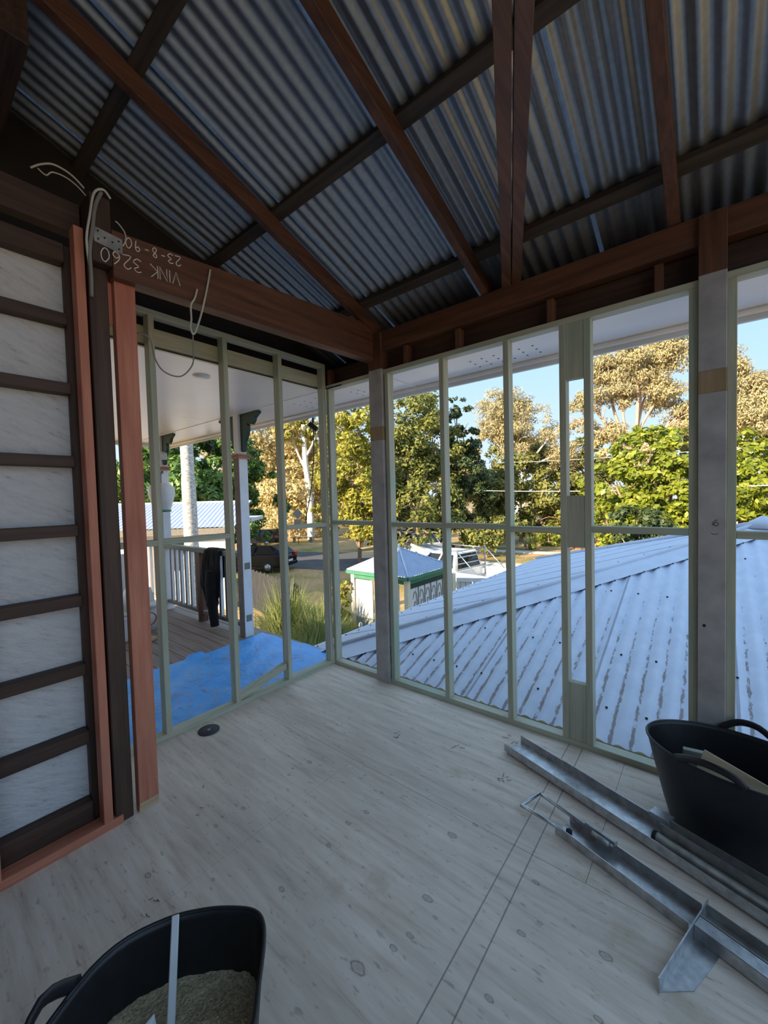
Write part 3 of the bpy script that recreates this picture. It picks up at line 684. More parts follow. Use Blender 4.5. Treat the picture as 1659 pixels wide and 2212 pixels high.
# ------------------------------------------------------------------ neighbouring roof below the right wall
def zA(y): return -0.03 + 0.323*(y-0.2)
def zB(x): return 0.083 + 0.323*x
AP = (3.1, 3.65)
RF = tag(thing('carport_roof', 'low white corrugated hip roof with rusty channels outside the right wall', 'roof'))
PT = 0.112
def hipN(x): return x + 0.55
def posA(c):
    y1 = min(hipN(c)-0.02, AP[1])
    if y1 <= 0.22: return None
    return ((c, 0.2, zA(0.2)), (c, y1, zA(y1)))
x = -0.35
while x < 4.5:
    corrugated('roof_sheet', np.arange(x, x+PT*7+0.02, PT/12), posA, 'roofwhite', RF, PT, 0.012, True, rows=10, normal=(0, -0.307, 0.951)); x += PT*7
XE = -0.86
def posB(c):
    if c < AP[1]: x1 = c - 0.55 - 0.02
    else: x1 = AP[0] - (c-AP[1])*(AP[0]-XE)/(7.95-AP[1])
    if x1 <= XE + 0.02: return None
    return ((XE, c, zB(XE)), (x1, c, zB(x1)))
y = 0.20
while y < 7.9:
    corrugated('roof_sheet', np.arange(y, y+PT*7+0.02, PT/8), posB, 'roofwhite', RF, PT, 0.012, True, rows=6, normal=(-0.307, 0, 0.951)); y += PT*7
def strip(name, p, q, u, w0, w1, mat, parent, lift=0.017):
    """flat capping wing along p-q reaching from w0 to w1 in direction u"""
    p, q, u = Vector(p), Vector(q), Vector(u); up = Vector((0, 0, lift))
    hexa(name, [p+u*w0+up, q+u*w0+up, q+u*w1+up, p+u*w1+up, p+u*w0+up+Vector((0, 0, .002)), q+u*w0+up+Vector((0, 0, .002)), q+u*w1+up+Vector((0, 0, .002)), p+u*w1+up+Vector((0, 0, .002))], mat, parent, bev=0)
h0 = Vector((-0.30, 0.25, zA(0.25))); h1 = Vector((AP[0], AP[1], zA(AP[1])))
uA = Vector((0.5, -0.5, -0.1615)).normalized(); uB = Vector((-0.5, 0.5, -0.1615)).normalized()
strip('hip_capping', h0, h1, uA, 0.0, 0.25, 'roofcap', RF); strip('hip_capping', h0, h1, uB, 0.0, 0.22, 'roofcap', RF)
tube('hip_roll', [h0+Vector((0, 0, 0.022)), h1+Vector((0, 0, 0.022))], 0.024, 'roofcap', RF, 10)
f0 = Vector((XE, 7.95, zB(XE)))
tube('hip_roll', [f0+Vector((0, 0, 0.03)), h1+Vector((0, 0, 0.03))], 0.03, 'roofcap', RF, 8)
strip('ridge_capping', h1, h1+Vector((2.0, 0, 0)), (0, -0.951, -0.307), 0, 0.2, 'roofcap', RF)
tube('ridge_roll', [h1+Vector((-0.05, 0, 0.03)), h1+Vector((2.0, 0, 0.03))], 0.045, 'roofcap', RF, 10)
tube('apex_cap', [h1+Vector((0, 0, -0.03)), h1+Vector((0, 0, 0.10))], [0.22, 0.015], 'roofcap', RF, 12)
box('eave_gutter', (XE-0.07, XE+0.01, 0.2, 7.95, zB(XE)-0.09, zB(XE)-0.01), 'roofcap', RF)
box('barge_strip', (XE-0.02, -0.3, 0.155, 0.20, zB(XE)-0.1, zA(0.2)-0.05), 'roofcap', RF)
box('apron_board', (-0.06, 4.3, 0.13, 0.16, -0.35, -0.01), 'dark_x', RF, bev=0)
for px_, py_ in ((-0.7, 7.7), (-0.7, 0.35), (-0.7, 4.0)): box('carport_post', (px_, px_+0.1, py_, py_+0.1, -2.4, zB(px_)-0.05), 'white', RF)
bm = bmesh.new()
def nail(p): add_tube(bm, [Vector(p), Vector(p)+Vector((0, 0, 0.008))], 0.008, 6)
for k in range(-3, 28):
    xc = k*PT
    for yy in (0.45, 1.0, 1.9, 2.75):
        if yy < hipN(xc)-0.35 and (k + int(yy*3)) % 2 == 0: nail((xc, yy, zA(yy)+0.014))
    e = hipN(xc) - 0.36
    if e > 0.25: nail((xc, e, zA(e)+0.018))
for k in range(4, 60):
    yc = k*PT
    pb = posB(yc)
    if pb and k % 2 == 0:
        nail((XE+0.12, yc, zB(XE+0.12)+0.016))
        e = pb[1][0] - 0.28
        if yc < AP[1] and e > XE+0.2: nail((e, yc, zB(e)+0.018))
tag(finish('roofing_nails', bm, 'blackm', RF), kind='stuff')

# ------------------------------------------------------------------ ground, road, driveway
G = -2.4
gm = tag(box('ground', (-160, 120, -60, 220, G-0.5, G), 'ground', None, bev=0), kind='structure')
def slab(name, poly, z, mat):
    return tag(extrude_poly(name, poly, 'z', G-0.05, z, mat), kind='structure')
slab('road', [(-60, -4), (-30, 6.8), (-15.7, 11.9), (-12.8, 12.8), (-9, 14.2), (-9, 18.9), (-14, 21.0), (-18, 17.9), (-21.5, 16.6), (-34, 12.2), (-60, 3)], G+0.02, 'asphalt')
slab('driveway', [(-9.0, 13.2), (-2.0, 8.0), (4, 8.0), (4, 13.5), (-3.2, 19.6), (-9.0, 19.2)], G+0.03, 'concrete')
slab('footpath', [(-13, 22.6), (-4, 24.2), (6, 25.5), (6, 26.4), (-4, 25.2), (-13, 23.8)], G+0.02, 'concrete')

# ------------------------------------------------------------------ plants
def leaf_cloud(lobes, n, size, seed, clusters=26, cr=0.26, droop=0.0, shell=(0.62, 1.0), aspect=0.5, zmin=None):
    rg = np.random.default_rng(seed); lob = np.array(lobes, float)
    w = lob[:, 3]**2; w /= w.sum(); C_, R_, O_ = [], [], []
    for l, k in zip(lob, np.maximum(6, (w*len(lob)*clusters)).astype(int)):
        dv = rg.normal(size=(k, 3)); dv /= np.linalg.norm(dv, axis=1)[:, None]
        rd = rg.uniform(*shell, k)[:, None]
        C_.append(l[:3] + dv*rd*l[3]*np.array([1, 1, l[4]])); R_.append(np.full(k, l[3]*cr)*rg.uniform(.7, 1.3, k)); O_.append(dv)
    C_ = np.concatenate(C_); R_ = np.concatenate(R_); O_ = np.concatenate(O_)
    idx = rg.choice(len(C_), n, p=R_**2/np.sum(R_**2))
    dv = rg.normal(size=(n, 3)); dv /= np.linalg.norm(dv, axis=1)[:, None]
    rad = R_[idx][:, None]*rg.uniform(0.2, 1, (n, 1))**0.6
    P = C_[idx] + dv*rad*np.array([1, 1, 0.75])
    nrm = 0.55*dv + 0.35*O_[idx] + rg.normal(size=(n, 3))*0.45 + np.array([0, 0, 0.35])
    nrm /= np.linalg.norm(nrm, axis=1)[:, None]
    t = rg.normal(size=(n, 3)) + np.array([0, 0, -droop]); t -= nrm*np.sum(t*nrm, 1)[:, None]; t /= np.linalg.norm(t, axis=1)[:, None]
    b = np.cross(nrm, t); s = size*rg.uniform(.6, 1.35, (n, 1))
    if zmin is not None:
        keep = P[:, 2] > zmin; P, t, b, s, nrm = P[keep], t[keep], b[keep], s[keep], nrm[keep]
    V = np.stack([P - t*s*.5, P + b*s*aspect*.5 + nrm*s*.06, P + t*s*.5, P - b*s*aspect*.5 + nrm*s*.06], 1)
    return V.reshape(-1, 3), np.arange(len(P)*4).reshape(-1, 4)
def tree(name, label, lobes, leaf, n, size, seed, base=None, bark='bark', tr=0.2, group=None, cat='tree', cl=26, cr=0.26, droop=0.0, shell=(0.62, 1.0), aspect=0.5, branches=True, sub=2, bend=0.3):
    t = thing(name, label, cat, group)
    V, F = leaf_cloud(lobes, n, size, seed, cl, cr, droop, shell, aspect, G)
    np_mesh('foliage', V, F, L[leaf], t)
    if branches:
        rg = random.Random(seed); lob = sorted(lobes, key=lambda l: l[2])
        cx = sum(l[0] for l in lobes)/len(lobes); cy = sum(l[1] for l in lobes)/len(lobes)
        b0 = Vector(base) if base else Vector((cx, cy, G)); fork = Vector((cx, cy, lob[0][2])); fork.z = max(fork.z, b0.z+0.4)
        fork = b0.lerp(fork, 0.75)
        bm = bmesh.new(); add_tube(bm, smooth_path([b0 - Vector((0, 0, 0.1)), b0.lerp(fork, .5)+Vector((rg.uniform(-.1, .1), rg.uniform(-.1, .1), 0))*bend, fork], 3), [tr*1.2, tr*1.1, tr, tr*.95, tr*.9, tr*.85, tr*.8], 7)
        for l in lobes:
            e = Vector(l[:3]); m = fork.lerp(e, 0.5) + Vector((rg.uniform(-1, 1), rg.uniform(-1, 1), rg.uniform(-.2, .6)))*bend*l[3]*0.5
            pth = smooth_path([fork, m, e], 3); k = len(pth); add_tube(bm, pth, [tr*(.62 - .4*i/(k-1)) for i in range(k)], 6)
            for _ in range(sub):
                q = e + Vector((rg.uniform(-1, 1), rg.uniform(-1, 1), rg.uniform(-.3, 1)*l[4]))*l[3]*0.8; a = m.lerp(e, rg.uniform(.3, .9))
                pth = smooth_path([a, a.lerp(q, .5)+Vector((0, 0, .15*l[3])), q], 3); k = len(pth); add_tube(bm, pth, [tr*(.26 - .18*i/(k-1)) for i in range(k)], 5)
        finish('trunk', bm, bark, t, True)
    return t

mango = [(-23.68, 9.62, 3.0, 4.46, 0.75), (-25.28, 8.27, 2.31, 3.27, 0.9), (-22.06, 10.97, 3.69, 2.83, 0.9), (-20.33, 12.28, 1.4, 2.14, 1.15), (-22.52, 10.46, 0.73, 3.27, 0.7)]
wattle = [(-32.46, 23.32, 7.27, 4.57, 1), (-29.11, 26.05, 7.16, 3.85, 1.1), (-30.96, 24.3, 1.94, 4.57, 1), (-33.94, 21.89, 2.52, 2.88, 1), (-28.72, 26.08, 0.91, 2.88, 1), (-27.62, 27.29, 7.59, 2.88, 1.2), (-32, 24, 4.6, 4.0, 1), (-28.5, 27, 3.8, 3.5, 1), (-36, 21, 6.5, 4.5, 1)]
yellow = [(-13.74, 15.28, 5.64, 1.7, 1.1), (-13.99, 14.94, 2.76, 1.92, 1), (-13.14, 15.54, 0.54, 1.7, 0.9), (-13.88, 14.91, 0.02, 1.51, 0.8), (-12.49, 15.98, -1.26, 1.04, 0.7), (-14.95, 14.19, 3.34, 1.24, 1)]
olive = [(-13.22, 19.63, 6.37, 2.47, 0.9), (-13.45, 19.32, 3.76, 2.63, 1), (-12.36, 20.09, 1.25, 2.63, 1), (-11.78, 20.75, 5.24, 2.01, 1.1), (-13.44, 19.15, 0.05, 2.16, 0.8), (-12.12, 20.17, -1.0, 1.5, 0.6), (-8.32, 12.97, -0.55, 0.75, 0.8), (-7.73, 13.46, -0.2, 0.7, 0.7), (-8.83, 12.57, -0.16, 0.85, 0.8), (-10.6, 16.4, 0.9, 1.5, .8)]
darkt = [(-11.31, 23.76, 5.97, 1.59, 1.1), (-11.56, 23.44, 3.49, 2.06, 1), (-11.04, 23.75, 1.15, 1.92, 0.9), (-11.7, 23.53, 7.97, 0.73, 1.6)]
low = [(-11.47, 28.6, 1.81, 2.34, 0.8), (-9.72, 30.08, 2.88, 2.27, 0.8), (-7.96, 31.47, 1.69, 2.08, 0.9), (-10.59, 29.23, -0.11, 2.27, 0.6), (-8.25, 31.12, -0.75, 2.08, 0.7)]
low2 = [(-6.5, 32.61, 0.51, 2.27, 1), (-5.33, 33.67, 2.73, 1.89, 1), (-3.6, 34.2, 1.4, 2.2, 0.9), (-1.5, 35.0, 2.4, 2.2, 0.9)]
street = [(-8.25, 20.76, -0.97, 1.49, 0.55), (-9.14, 20.06, -0.37, 1.14, 0.6), (-7.26, 21.59, -0.58, 1.2, 0.6)]
gumS = [(-17.68, 45.98, 11.93, 2.98, 0.9), (-15.24, 47.94, 11.28, 2.4, 1), (-19.22, 44.6, 9.41, 2.17, 0.8), (-16.56, 46.73, 8.47, 3.15, 0.6), (-12.8, 49.83, 8.91, 2.17, 0.9), (-11.9, 50.44, 6.31, 2.29, 0.8)]
gumL = [(-4.81, 38.42, 12.27, 1.98, 0.8), (-2.9, 40.04, 13.44, 1.85, 0.8), (-0.67, 41.88, 13.77, 2.14, 0.9), (-5.92, 37.38, 9.43, 1.73, 0.7), (-3.69, 39.24, 10.17, 1.73, 0.7), (-0.98, 41.46, 10.08, 1.98, 0.8), (0.62, 42.66, 7.97, 1.85, 0.8), (-6.55, 36.78, 7.59, 1.24, 0.7), (-4.8, 38.18, 6.92, 1.65, 0.6), (-2.0, 40.6, 11.9, 1.8, .8)]
gumR = [(3.8, 45.47, 12.39, 2.06, 0.9), (5.08, 46.42, 10.29, 2.06, 0.9), (4.45, 45.79, 7.84, 2.27, 0.8), (2.53, 44.36, 10.78, 2.06, 0.9), (6.4, 47.2, 8.2, 2.2, .9)]
hedge1 = [(0.76, 15.38, 2.77, 1.24, 0.95), (-0.16, 14.57, 1.69, 1.06, 0.9), (1.5, 15.94, 1.72, 1.24, 1), (0.64, 15.19, 0.81, 1.2, 0.6), (-0.16, 14.53, 0.66, 0.77, 0.7), (1.6, 16.1, 0.2, 1.2, 0.6), (0.3, 15.0, -.6, 1.2, .9)]
hedge2 = [(3.29, 17.45, 2.69, 1.03, 1), (3.96, 17.95, 1.72, 1.46, 1), (2.63, 16.85, 1.6, 1.37, 1), (1.9, 16.3, 0.42, 1.2, 0.6), (4.09, 17.99, 0.18, 1.03, 0.6), (5.02, 18.83, 2.03, 1.37, 1), (3.0, 17.2, -.4, 1.5, .9)]
tree('mango_tree', 'broad dense dark green tree behind the neighbouring roof and black hatchback', mango, 'mango', 42000, 0.40, 1, cl=40, cr=0.20, tr=0.3, shell=(.8, 1.0), aspect=0.36, sub=0)
tree('dry_tree', 'tall tawny dry-leaved tree behind the street sign', wattle, 'wattle', 34000, 0.40, 2, bark='whitebark', tr=0.16, cr=0.3, sub=7, bend=.7)
t = thing('white_gum', 'slim white-trunked gum rising beside the street sign', 'tree')
tube('trunk', smooth_path([(-26.66, 22.43, G-.1), (-26.7, 22.5, 1.5), (-27.3, 22.6, 5.0), (-27.2, 22.4, 8.5)], 5), [0.34]*4+[0.3]*4+[0.26]*4+[0.2]*4, 'whitebark', t, 9)
for k, (a, b) in enumerate((((-27.2, 22.6, 4.2), (-28.6, 22.0, 7.8)), ((-27.3, 22.6, 5.4), (-26.0, 23.4, 8.6)), ((-26.7, 22.5, 2.2), (-28.7, 21.2, 3.0)))):
    tube('branch', smooth_path([a, Vector(a).lerp(Vector(b), .5)+Vector((0, 0, -.3)), b], 4), [0.14]*3+[0.1]*3+[0.06]*3, 'whitebark', t, 6)
V, F = leaf_cloud([(-27.6, 22.0, 8.2, 1.8, .8), (-26.2, 23.2, 7.4, 1.4, .8), (-26.0, 23.0, 2.6, 1.2, 1.0), (-25.8, 23.3, -0.2, 1.3, 1.0)], 2600, 0.35, 31, 12)
np_mesh('foliage', V, F, L['yellow'], t)
tree('yellow_tree', 'bright yellow-green leafy tree seen left of the first white post', yellow, 'yellow', 15000, 0.26, 3, cr=0.3, tr=0.13, shell=(.55, 1.0), sub=3)
tree('olive_tree', 'large olive green tree right of the first white post', olive, 'olive', 24000, 0.27, 4, cr=0.26, tr=0.2, sub=3)
tree('dark_tree', 'dark green tree with a thin top shoot beside the olive tree', darkt, 'dark', 12000, 0.28, 5, cr=0.24, tr=0.15, sub=1)
tree('bush_tree', 'low spreading yellow-olive tree below the small pale gum', low, 'low', 15000, 0.32, 6, tr=0.16, cr=0.3, sub=3)
tree('bush_tree', 'low yellow-olive tree below the large tan gum', low2, 'low', 12000, 0.32, 16, tr=0.16, cr=0.3, sub=2)
tree('street_tree', 'small spreading street tree on bare earth behind the white ute', street, 'olive', 5000, 0.22, 7, base=(-8.3, 20.8, G), tr=0.11, cr=0.3, sub=3)
tree('gum_tree', 'smaller pale gum tree against the sky in the second stud bay', gumS, 'gum', 26000, 0.32, 8, base=(-16.5, 46.5, G), bark='whitebark', tr=0.28, cl=40, cr=0.32, droop=1.6, shell=(.35, 1), aspect=.34, sub=6, bend=.5)
tree('gum_tree', 'large tan gum tree with spreading pinkish limbs against the sky', gumL, 'gum', 36000, 0.29, 9, base=(-2.3, 40.2, G), bark='gumbark', tr=0.30, cl=34, cr=0.36, droop=1.6, shell=(.3, 1), aspect=.34, sub=7, bend=.6)
tree('gum_tree', 'tan gum tree at the far right edge beyond the second post', gumR, 'gum', 24000, 0.29, 10, base=(4.2, 45.5, G), bark='gumbark', tr=0.30, cl=34, cr=0.36, droop=1.6, shell=(.3, 1), aspect=.34, sub=7, bend=.6)
tree('lime_tree', 'dense bright lime green tree between the stud pair and second post', hedge1, 'hedge', 13000, 0.23, 11, tr=0.14, cl=44, cr=0.21, shell=(.8, 1), aspect=.55, sub=1)
tree('lime_tree', 'dense bright lime green tree right of the second white post', hedge2, 'hedge', 14000, 0.23, 12, tr=0.14, cl=44, cr=0.21, shell=(.8, 1), aspect=.55, sub=1)
tree('dark_shrub', 'dark green shrub below the lime tree above the white roof', [(0.74, 12.67, 0.49, 0.77, 0.75), (1.31, 13.12, 0.14, 0.6, 0.7), (0.28, 12.28, 0.18, 0.45, 0.7), (0.9, 12.8, -0.6, 0.9, .9)], 'dark', 4500, 0.16, 13, tr=0.06, cat='shrub', shell=(.75, 1), sub=0)
tree('red_brush', 'reddish brown twiggy brush beside the dark shrub', [(-1.36, 17.36, -0.7, 0.9, .7), (-0.6, 17.8, -0.9, 0.8, .7), (-2.2, 16.9, -1.3, .8, .7)], 'brush', 3000, 0.16, 14, tr=0.04, cat='shrub', sub=4)
tree('round_shrub', 'rounded bright green shrub beyond the footpath', [(-6.85, 28.3, -1.7, 0.95, 0.9)], 'hedge', 2600, 0.2, 15, tr=0.05, cat='shrub', sub=0)
# belt of bushland far behind, each crown its own tree
rg = random.Random(3)
belt = ((-46, 30, 11, 5, 'first'), (-40, 38, 12, 5, 'second'), (-33, 44, 11, 5, 'third'), (-27, 50, 11, 5, 'fourth'), (-21, 55, 11, 5, 'fifth'), (-14, 58, 11, 5.2, 'sixth'), (-7, 60, 11.5, 5.2, 'seventh'), (0, 62, 12, 5, 'eighth'), (7, 63, 12, 5, 'ninth'), (14, 62, 12, 5, 'tenth'), (-52, 20, 11, 5, 'outermost'))
for i, (x, yy, h, w_, nth) in enumerate(belt):
    lob = [(x+rg.uniform(-2, 2)+dx, yy+rg.uniform(-1, 1), z, w_*.55, .8) for dx in (-2.2, 2.2) for z in (0.0, h*.35, h*.62)]
    tree('bushland_tree', ['tawny', 'olive', 'dark olive'][i % 3] + ' bushland tree, ' + nth + ' from the left in the far tree belt', lob, ['wattle', 'low', 'olive'][i % 3], 7500, 0.55, 40+i, bark='whitebark', tr=0.2, group='distant tree belt', sub=2)

def grass_clump(name, label, c, n, h, spread, leaf, seed, w=0.012, cat='plant', group=None):
    rg = np.random.default_rng(seed); t = thing(name, label, cat, group); V = []; F = []
    for i in range(n):
        a = rg.uniform(0, 6.28); d = np.array([math.cos(a), math.sin(a)]); r0_ = rg.uniform(0, spread*.25); hh = h*rg.uniform(.5, 1.1); out = spread*rg.uniform(.2, 1.0)
        side = np.array([-d[1], d[0], 0])*w; pts = []
        for s in (0, .35, .7, 1.0):
            xy = np.array(c[:2]) + d*(r0_ + out*s**1.8); z = c[2] + hh*(s - 0.42*s**2.6*min(1.2, out/spread*1.2)); pts.append(np.array([xy[0], xy[1], z]))
        k = len(V)
        for s, p in zip((1, .9, .6, .08), pts): V.append(p-side*s); V.append(p+side*s)
        for j in range(3): F.append((k+2*j, k+2*j+1, k+2*j+3, k+2*j+2))
    np_mesh('blades', V, F, L[leaf], t); return t
grass_clump('grass_clump', 'grey-green strappy grass clump beside the white deck post', (-2.3, 1.1, G), 900, 2.3, 0.95, 'grass', 21, 0.012)
grass_clump('grass_clump', 'tall green feathery grass clump before the paling fence', (-4.6, 2.9, G), 1000, 2.5, 1.0, 'grass', 22, 0.014)
grass_clump('grass_clump', 'yellow sunlit grass clump left of the wall corner', (-4.6, 3.75, G), 800, 1.7, 0.95, 'grassy', 23, 0.016)
grass_clump('grass_clump', 'pale strappy grass clump at the deck edge by the tarp', (-1.25, 1.25, G), 600, 2.0, 0.75, 'grassy', 24, 0.012)
grass_clump('grass_clump', 'low green grass clump under the railing', (-3.6, 1.5, G), 700, 2.1, 0.95, 'grassy', 25, 0.012)
grass_clump('grass_clump', 'broad mid green grass clump right of the feathery one below the wall corner', (-3.6, 3.0, G), 1100, 1.9, 1.1, 'grass', 51, 0.016)
grass_clump('grass_clump', 'dark green grass clump against the deck between post and tarp edge', (-2.6, 1.75, G), 900, 2.05, 0.9, 'grass', 52, 0.014)
grass_clump('grass_clump', 'yellow tipped grass clump at the end of the paling fence', (-5.9, 4.1, G), 900, 1.6, 1.0, 'grassy', 53, 0.018)
grass_clump('grass_clump', 'low sunlit grass clump near the citrus bush', (-4.3, 4.1, G), 700, 1.1, 0.8, 'grassy', 54, 0.014)
grass_clump('spiky_plant', 'spiky strap-leaved plant on the far verge', (-7.1, 25.6, G), 160, 1.4, 1.0, 'grassy', 26, 0.03)
grass_clump('bamboo_clump', 'feathery light green clump at the foot of the gate shelter', (-4.15, 4.4, G), 500, 1.25, 0.35, 'grassy', 27, 0.015)
t = tree('citrus_bush', 'small citrus bush with orange fruit beside the gate shelter', [(-4.75, 4.6, -1.0, 0.34, 1.0), (-4.7, 4.55, -1.55, 0.34, .9), (-4.55, 4.65, -.75, .25, .8)], 'yellow', 1500, 0.10, 28, tr=0.03, cat='shrub', sub=2)
for p in ((-4.52, 4.38, -1.62), (-4.60, 4.30, -1.20)):
    bm = bmesh.new(); bmesh.ops.create_icosphere(bm, subdivisions=2, radius=0.05, matrix=Matrix.Translation(p)); finish('orange_fruit', bm, 'orange', t, True)
# palm trunk
t = thing('palm_tree', 'lichen-mottled grey palm trunk beyond the deck railing', 'tree')
tube('trunk', smooth_path([(-7.36, 2.19, G-.1), (-7.36, 2.2, 0.5), (-7.38, 2.2, 2.2), (-7.42, 2.19, 4.6)], 8), [0.19]*8+[0.165]*8+[0.15]*9, 'palmbark', t, 16)
for k in range(9):
    a = k*0.7; e = Vector((-7.42+math.cos(a)*1.6, 2.19+math.sin(a)*1.6, 4.9)); add = smooth_path([(-7.42, 2.19, 4.55), (-7.42+math.cos(a)*.9, 2.19+math.sin(a)*.9, 5.5), e], 4)
    bm = bmesh.new(); add_tube(bm, add, 0.02, 5)
    for q in add[2:]:
        for s in (-1, 1):
            sd_ = Vector((-math.sin(a), math.cos(a), -0.5))*s*0.45; v = [bm.verts.new(q), bm.verts.new(q+sd_*.5+Vector((math.cos(a), math.sin(a), 0))*.06), bm.verts.new(q+sd_)]; bm.faces.new(v)
    finish('frond', bm, L['mango'], t)

# ------------------------------------------------------------------ neighbouring house on the left
t = thing('neighbour_house', 'low white house with pale corrugated roof seen past the deck railing', 'house')
a0 = Vector((-16.5, -1.6, 0)); a1 = Vector((-10.3, 5.1, 0)); dh = (a1-a0).normalized(); nh = Vector((-dh.y, dh.x, 0)); Lh = (a1-a0).length
EZ, RZ = 0.62, 1.5
cols = np.arange(0, Lh, 0.0762*2/6)
k0 = 0
while k0 < Lh:
    cc = np.arange(k0, min(Lh, k0+1.22)+.02, 0.1524/6)
    corrugated('roof_sheet', cc, lambda c: (a0+dh*c+Vector((0, 0, EZ)), a0+dh*c+nh*3.2+Vector((0, 0, RZ))), 'roofblue', t, 0.1524, 0.010, rows=2); k0 += 1.22
def obox(name, p, q, n0, n1, z0, z1, mat, parent):
    P = [p+nh*n0, q+nh*n0, q+nh*n1, p+nh*n1]
    hexa(name, [(*v.xy, z0) for v in P]+[(*v.xy, z1) for v in P], mat, parent, bev=0)
obox('fascia', a0, a1, 0.03, 0.06, EZ-0.24, EZ-0.03, 'grey_x', t)
obox('wall', a0+dh*.4, a1-dh*.4, 0.5, 0.7, G, EZ-0.1, 'white', t)
obox('ridge_capping', a0, a1, 3.1, 3.4, RZ-0.05, RZ+0.03, 'roofcap', t)
obox('rear_roof', a0, a1, 3.2, 6.4, RZ-0.9, RZ-0.75, 'roofcap', t)
for s in (2.0, 4.2, 6.6): obox('window', a0+dh*s, a0+dh*(s+.9), 0.46, 0.5, -0.9, 0.1, 'glass', t)

# ------------------------------------------------------------------ paling fence
t = thing('paling_fence', 'weathered grey timber paling fence behind the grasses', 'fence')
fa = Vector((-11.6, 6.0, 0)); fb = Vector((-6.6, 4.95, 0)); n = 42
for i in range(n):
    p = fa.lerp(fb, i/n); q = fa.lerp(fb, (i+.78)/n); zt = -1.0 + 0.03*math.sin(i*2.3)
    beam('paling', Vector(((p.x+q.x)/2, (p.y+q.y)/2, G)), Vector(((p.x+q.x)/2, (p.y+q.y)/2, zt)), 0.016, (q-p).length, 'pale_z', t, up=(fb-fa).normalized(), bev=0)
for z in (-2.0, -1.25): beam('rail', (fa.x, fa.y+.04, z), (fb.x, fb.y+.04, z), 0.04, 0.07, 'grey_x', t)

# ------------------------------------------------------------------ gate shelter
t = thing('gate_shelter', 'small hip-roofed gate shelter with green fascia and cream posts', 'shelter')
gx, gy, gw, ge, ga = -3.53, 5.66, 0.95, -0.30, 0.20
def hipface(s):   # s: side index
    dirs = [(0, -1), (1, 0), (0, 1), (-1, 0)][s]; per = (-dirs[1], dirs[0])
    def pos(c):
        k = abs(c)/gw
        if k > 0.99: return None
        e = Vector((gx+dirs[0]*gw+per[0]*c, gy+dirs[1]*gw+per[1]*c, ge)); tp_ = Vector((gx+dirs[0]*abs(c)+per[0]*c, gy+dirs[1]*abs(c)+per[1]*c, ga-(ga-ge)*k)); return e, tp_
    return pos
for s in range(4): corrugated('roof_sheet', np.arange(-gw, gw+.001, 0.0762/6), hipface(s), 'roofblue', t, 0.0762, 0.012, rows=2)
for sx_, sy_ in ((1, -1), (-1, -1), (1, 1), (-1, 1)):
    tube('hip_roll', [(gx+sx_*gw, gy+sy_*gw, ge+.015), (gx, gy, ga+.015)], 0.018, 'roofcap', t)
    box('shelter_post', (gx+sx_*(gw-.12)-.055, gx+sx_*(gw-.12)+.055, gy+sy_*(gw-.12)-.055, gy+sy_*(gw-.12)+.055, G, ge-.09), 'cream', t, .004)
for nm, b in (('fascia', (gx-gw-.02, gx+gw+.02, gy-gw-.03, gy-gw, ge-.075, ge)), ('fascia', (gx-gw-.02, gx+gw+.02, gy+gw, gy+gw+.03, ge-.075, ge)),
              ('fascia', (gx+gw, gx+gw+.03, gy-gw-.03, gy+gw+.03, ge-.075, ge)), ('fascia', (gx-gw-.03, gx-gw, gy-gw-.03, gy+gw+.03, ge-.075, ge)),
              ('lintel', (gx-gw+.1, gx+gw-.1, gy-gw+.07, gy-gw+.17, ge-.19, ge-.08)), ('lintel', (gx+gw-.17, gx+gw-.07, gy-gw+.1, gy+gw-.1, ge-.19, ge-.08))):
    box(nm, b, 'green', t)
tube('finial', [(gx, gy, ga), (gx, gy, ga+.05), (gx, gy, ga+.08), (gx, gy, ga+.12)], [.02, .02, .045, .02], 'white', t, 10)
for k in range(2):
    xa = gx-gw+.20+k*.80; box('screen_panel', (xa, xa+.55, gy-gw+.10, gy-gw+.13, -1.45, -.52), 'iron', t)
    box('screen_base', (xa, xa+.55, gy-gw+.09, gy-gw+.14, G, -1.47), 'offcut', t)
box('screen_post', (gx-.10, gx+.02, gy-gw+.06, gy-gw+.18, G, ge-.19), 'cream', t)
t = thing('board_gate', 'white vertical board gate with scrolled ironwork under the shelter eave', 'gate')
for k in range(7):
    ya = gy-gw+.24+k*.20; box('gate_board', (gx+gw-.13, gx+gw-.11, ya, ya+.185, G+.1, -.52), 'white', t)
box('gate_frame', (gx+gw-.11, gx+gw-.08, gy-gw+.2, gy+gw-.2, -.60, -.50), 'dkgreen', t)
bm = bmesh.new()
for k in range(5):
    yc = gy-gw+.4+k*.27
    add_tube(bm, [(gx+gw-.095, yc+.10*math.cos(a)*(a/9), -1.0+.35*math.sin(a)*(a/9)) for a in np.linspace(1, 9, 24)], .008, 4)
    add_tube(bm, [(gx+gw-.095, yc+.13, G+.2), (gx+gw-.095, yc+.13, -.6)], .010, 4)
finish('scroll_ironwork', bm, 'grey_z', t)
t = thing('mesh_gate', 'wide white double gate with wire grid before the white ute', 'gate')
m0 = Vector((-2.60, 6.9, 0)); m1 = Vector((0.6, 8.6, 0)); dg = (m1-m0).normalized(); Lg = (m1-m0).length
def gpt(s, z, o=0): q = m0+dg*s; return (q.x+dg.y*o, q.y-dg.x*o, z)
for s in np.arange(0, Lg, .42):
    q0, q1 = gpt(s, G+.12), gpt(s, -.78); beam('gate_board', (q0[0]+dg.x*.2, q0[1]+dg.y*.2, q0[2]), (q1[0]+dg.x*.2, q1[1]+dg.y*.2, q1[2]), .02, .40, 'white', t, up=dg, bev=0)
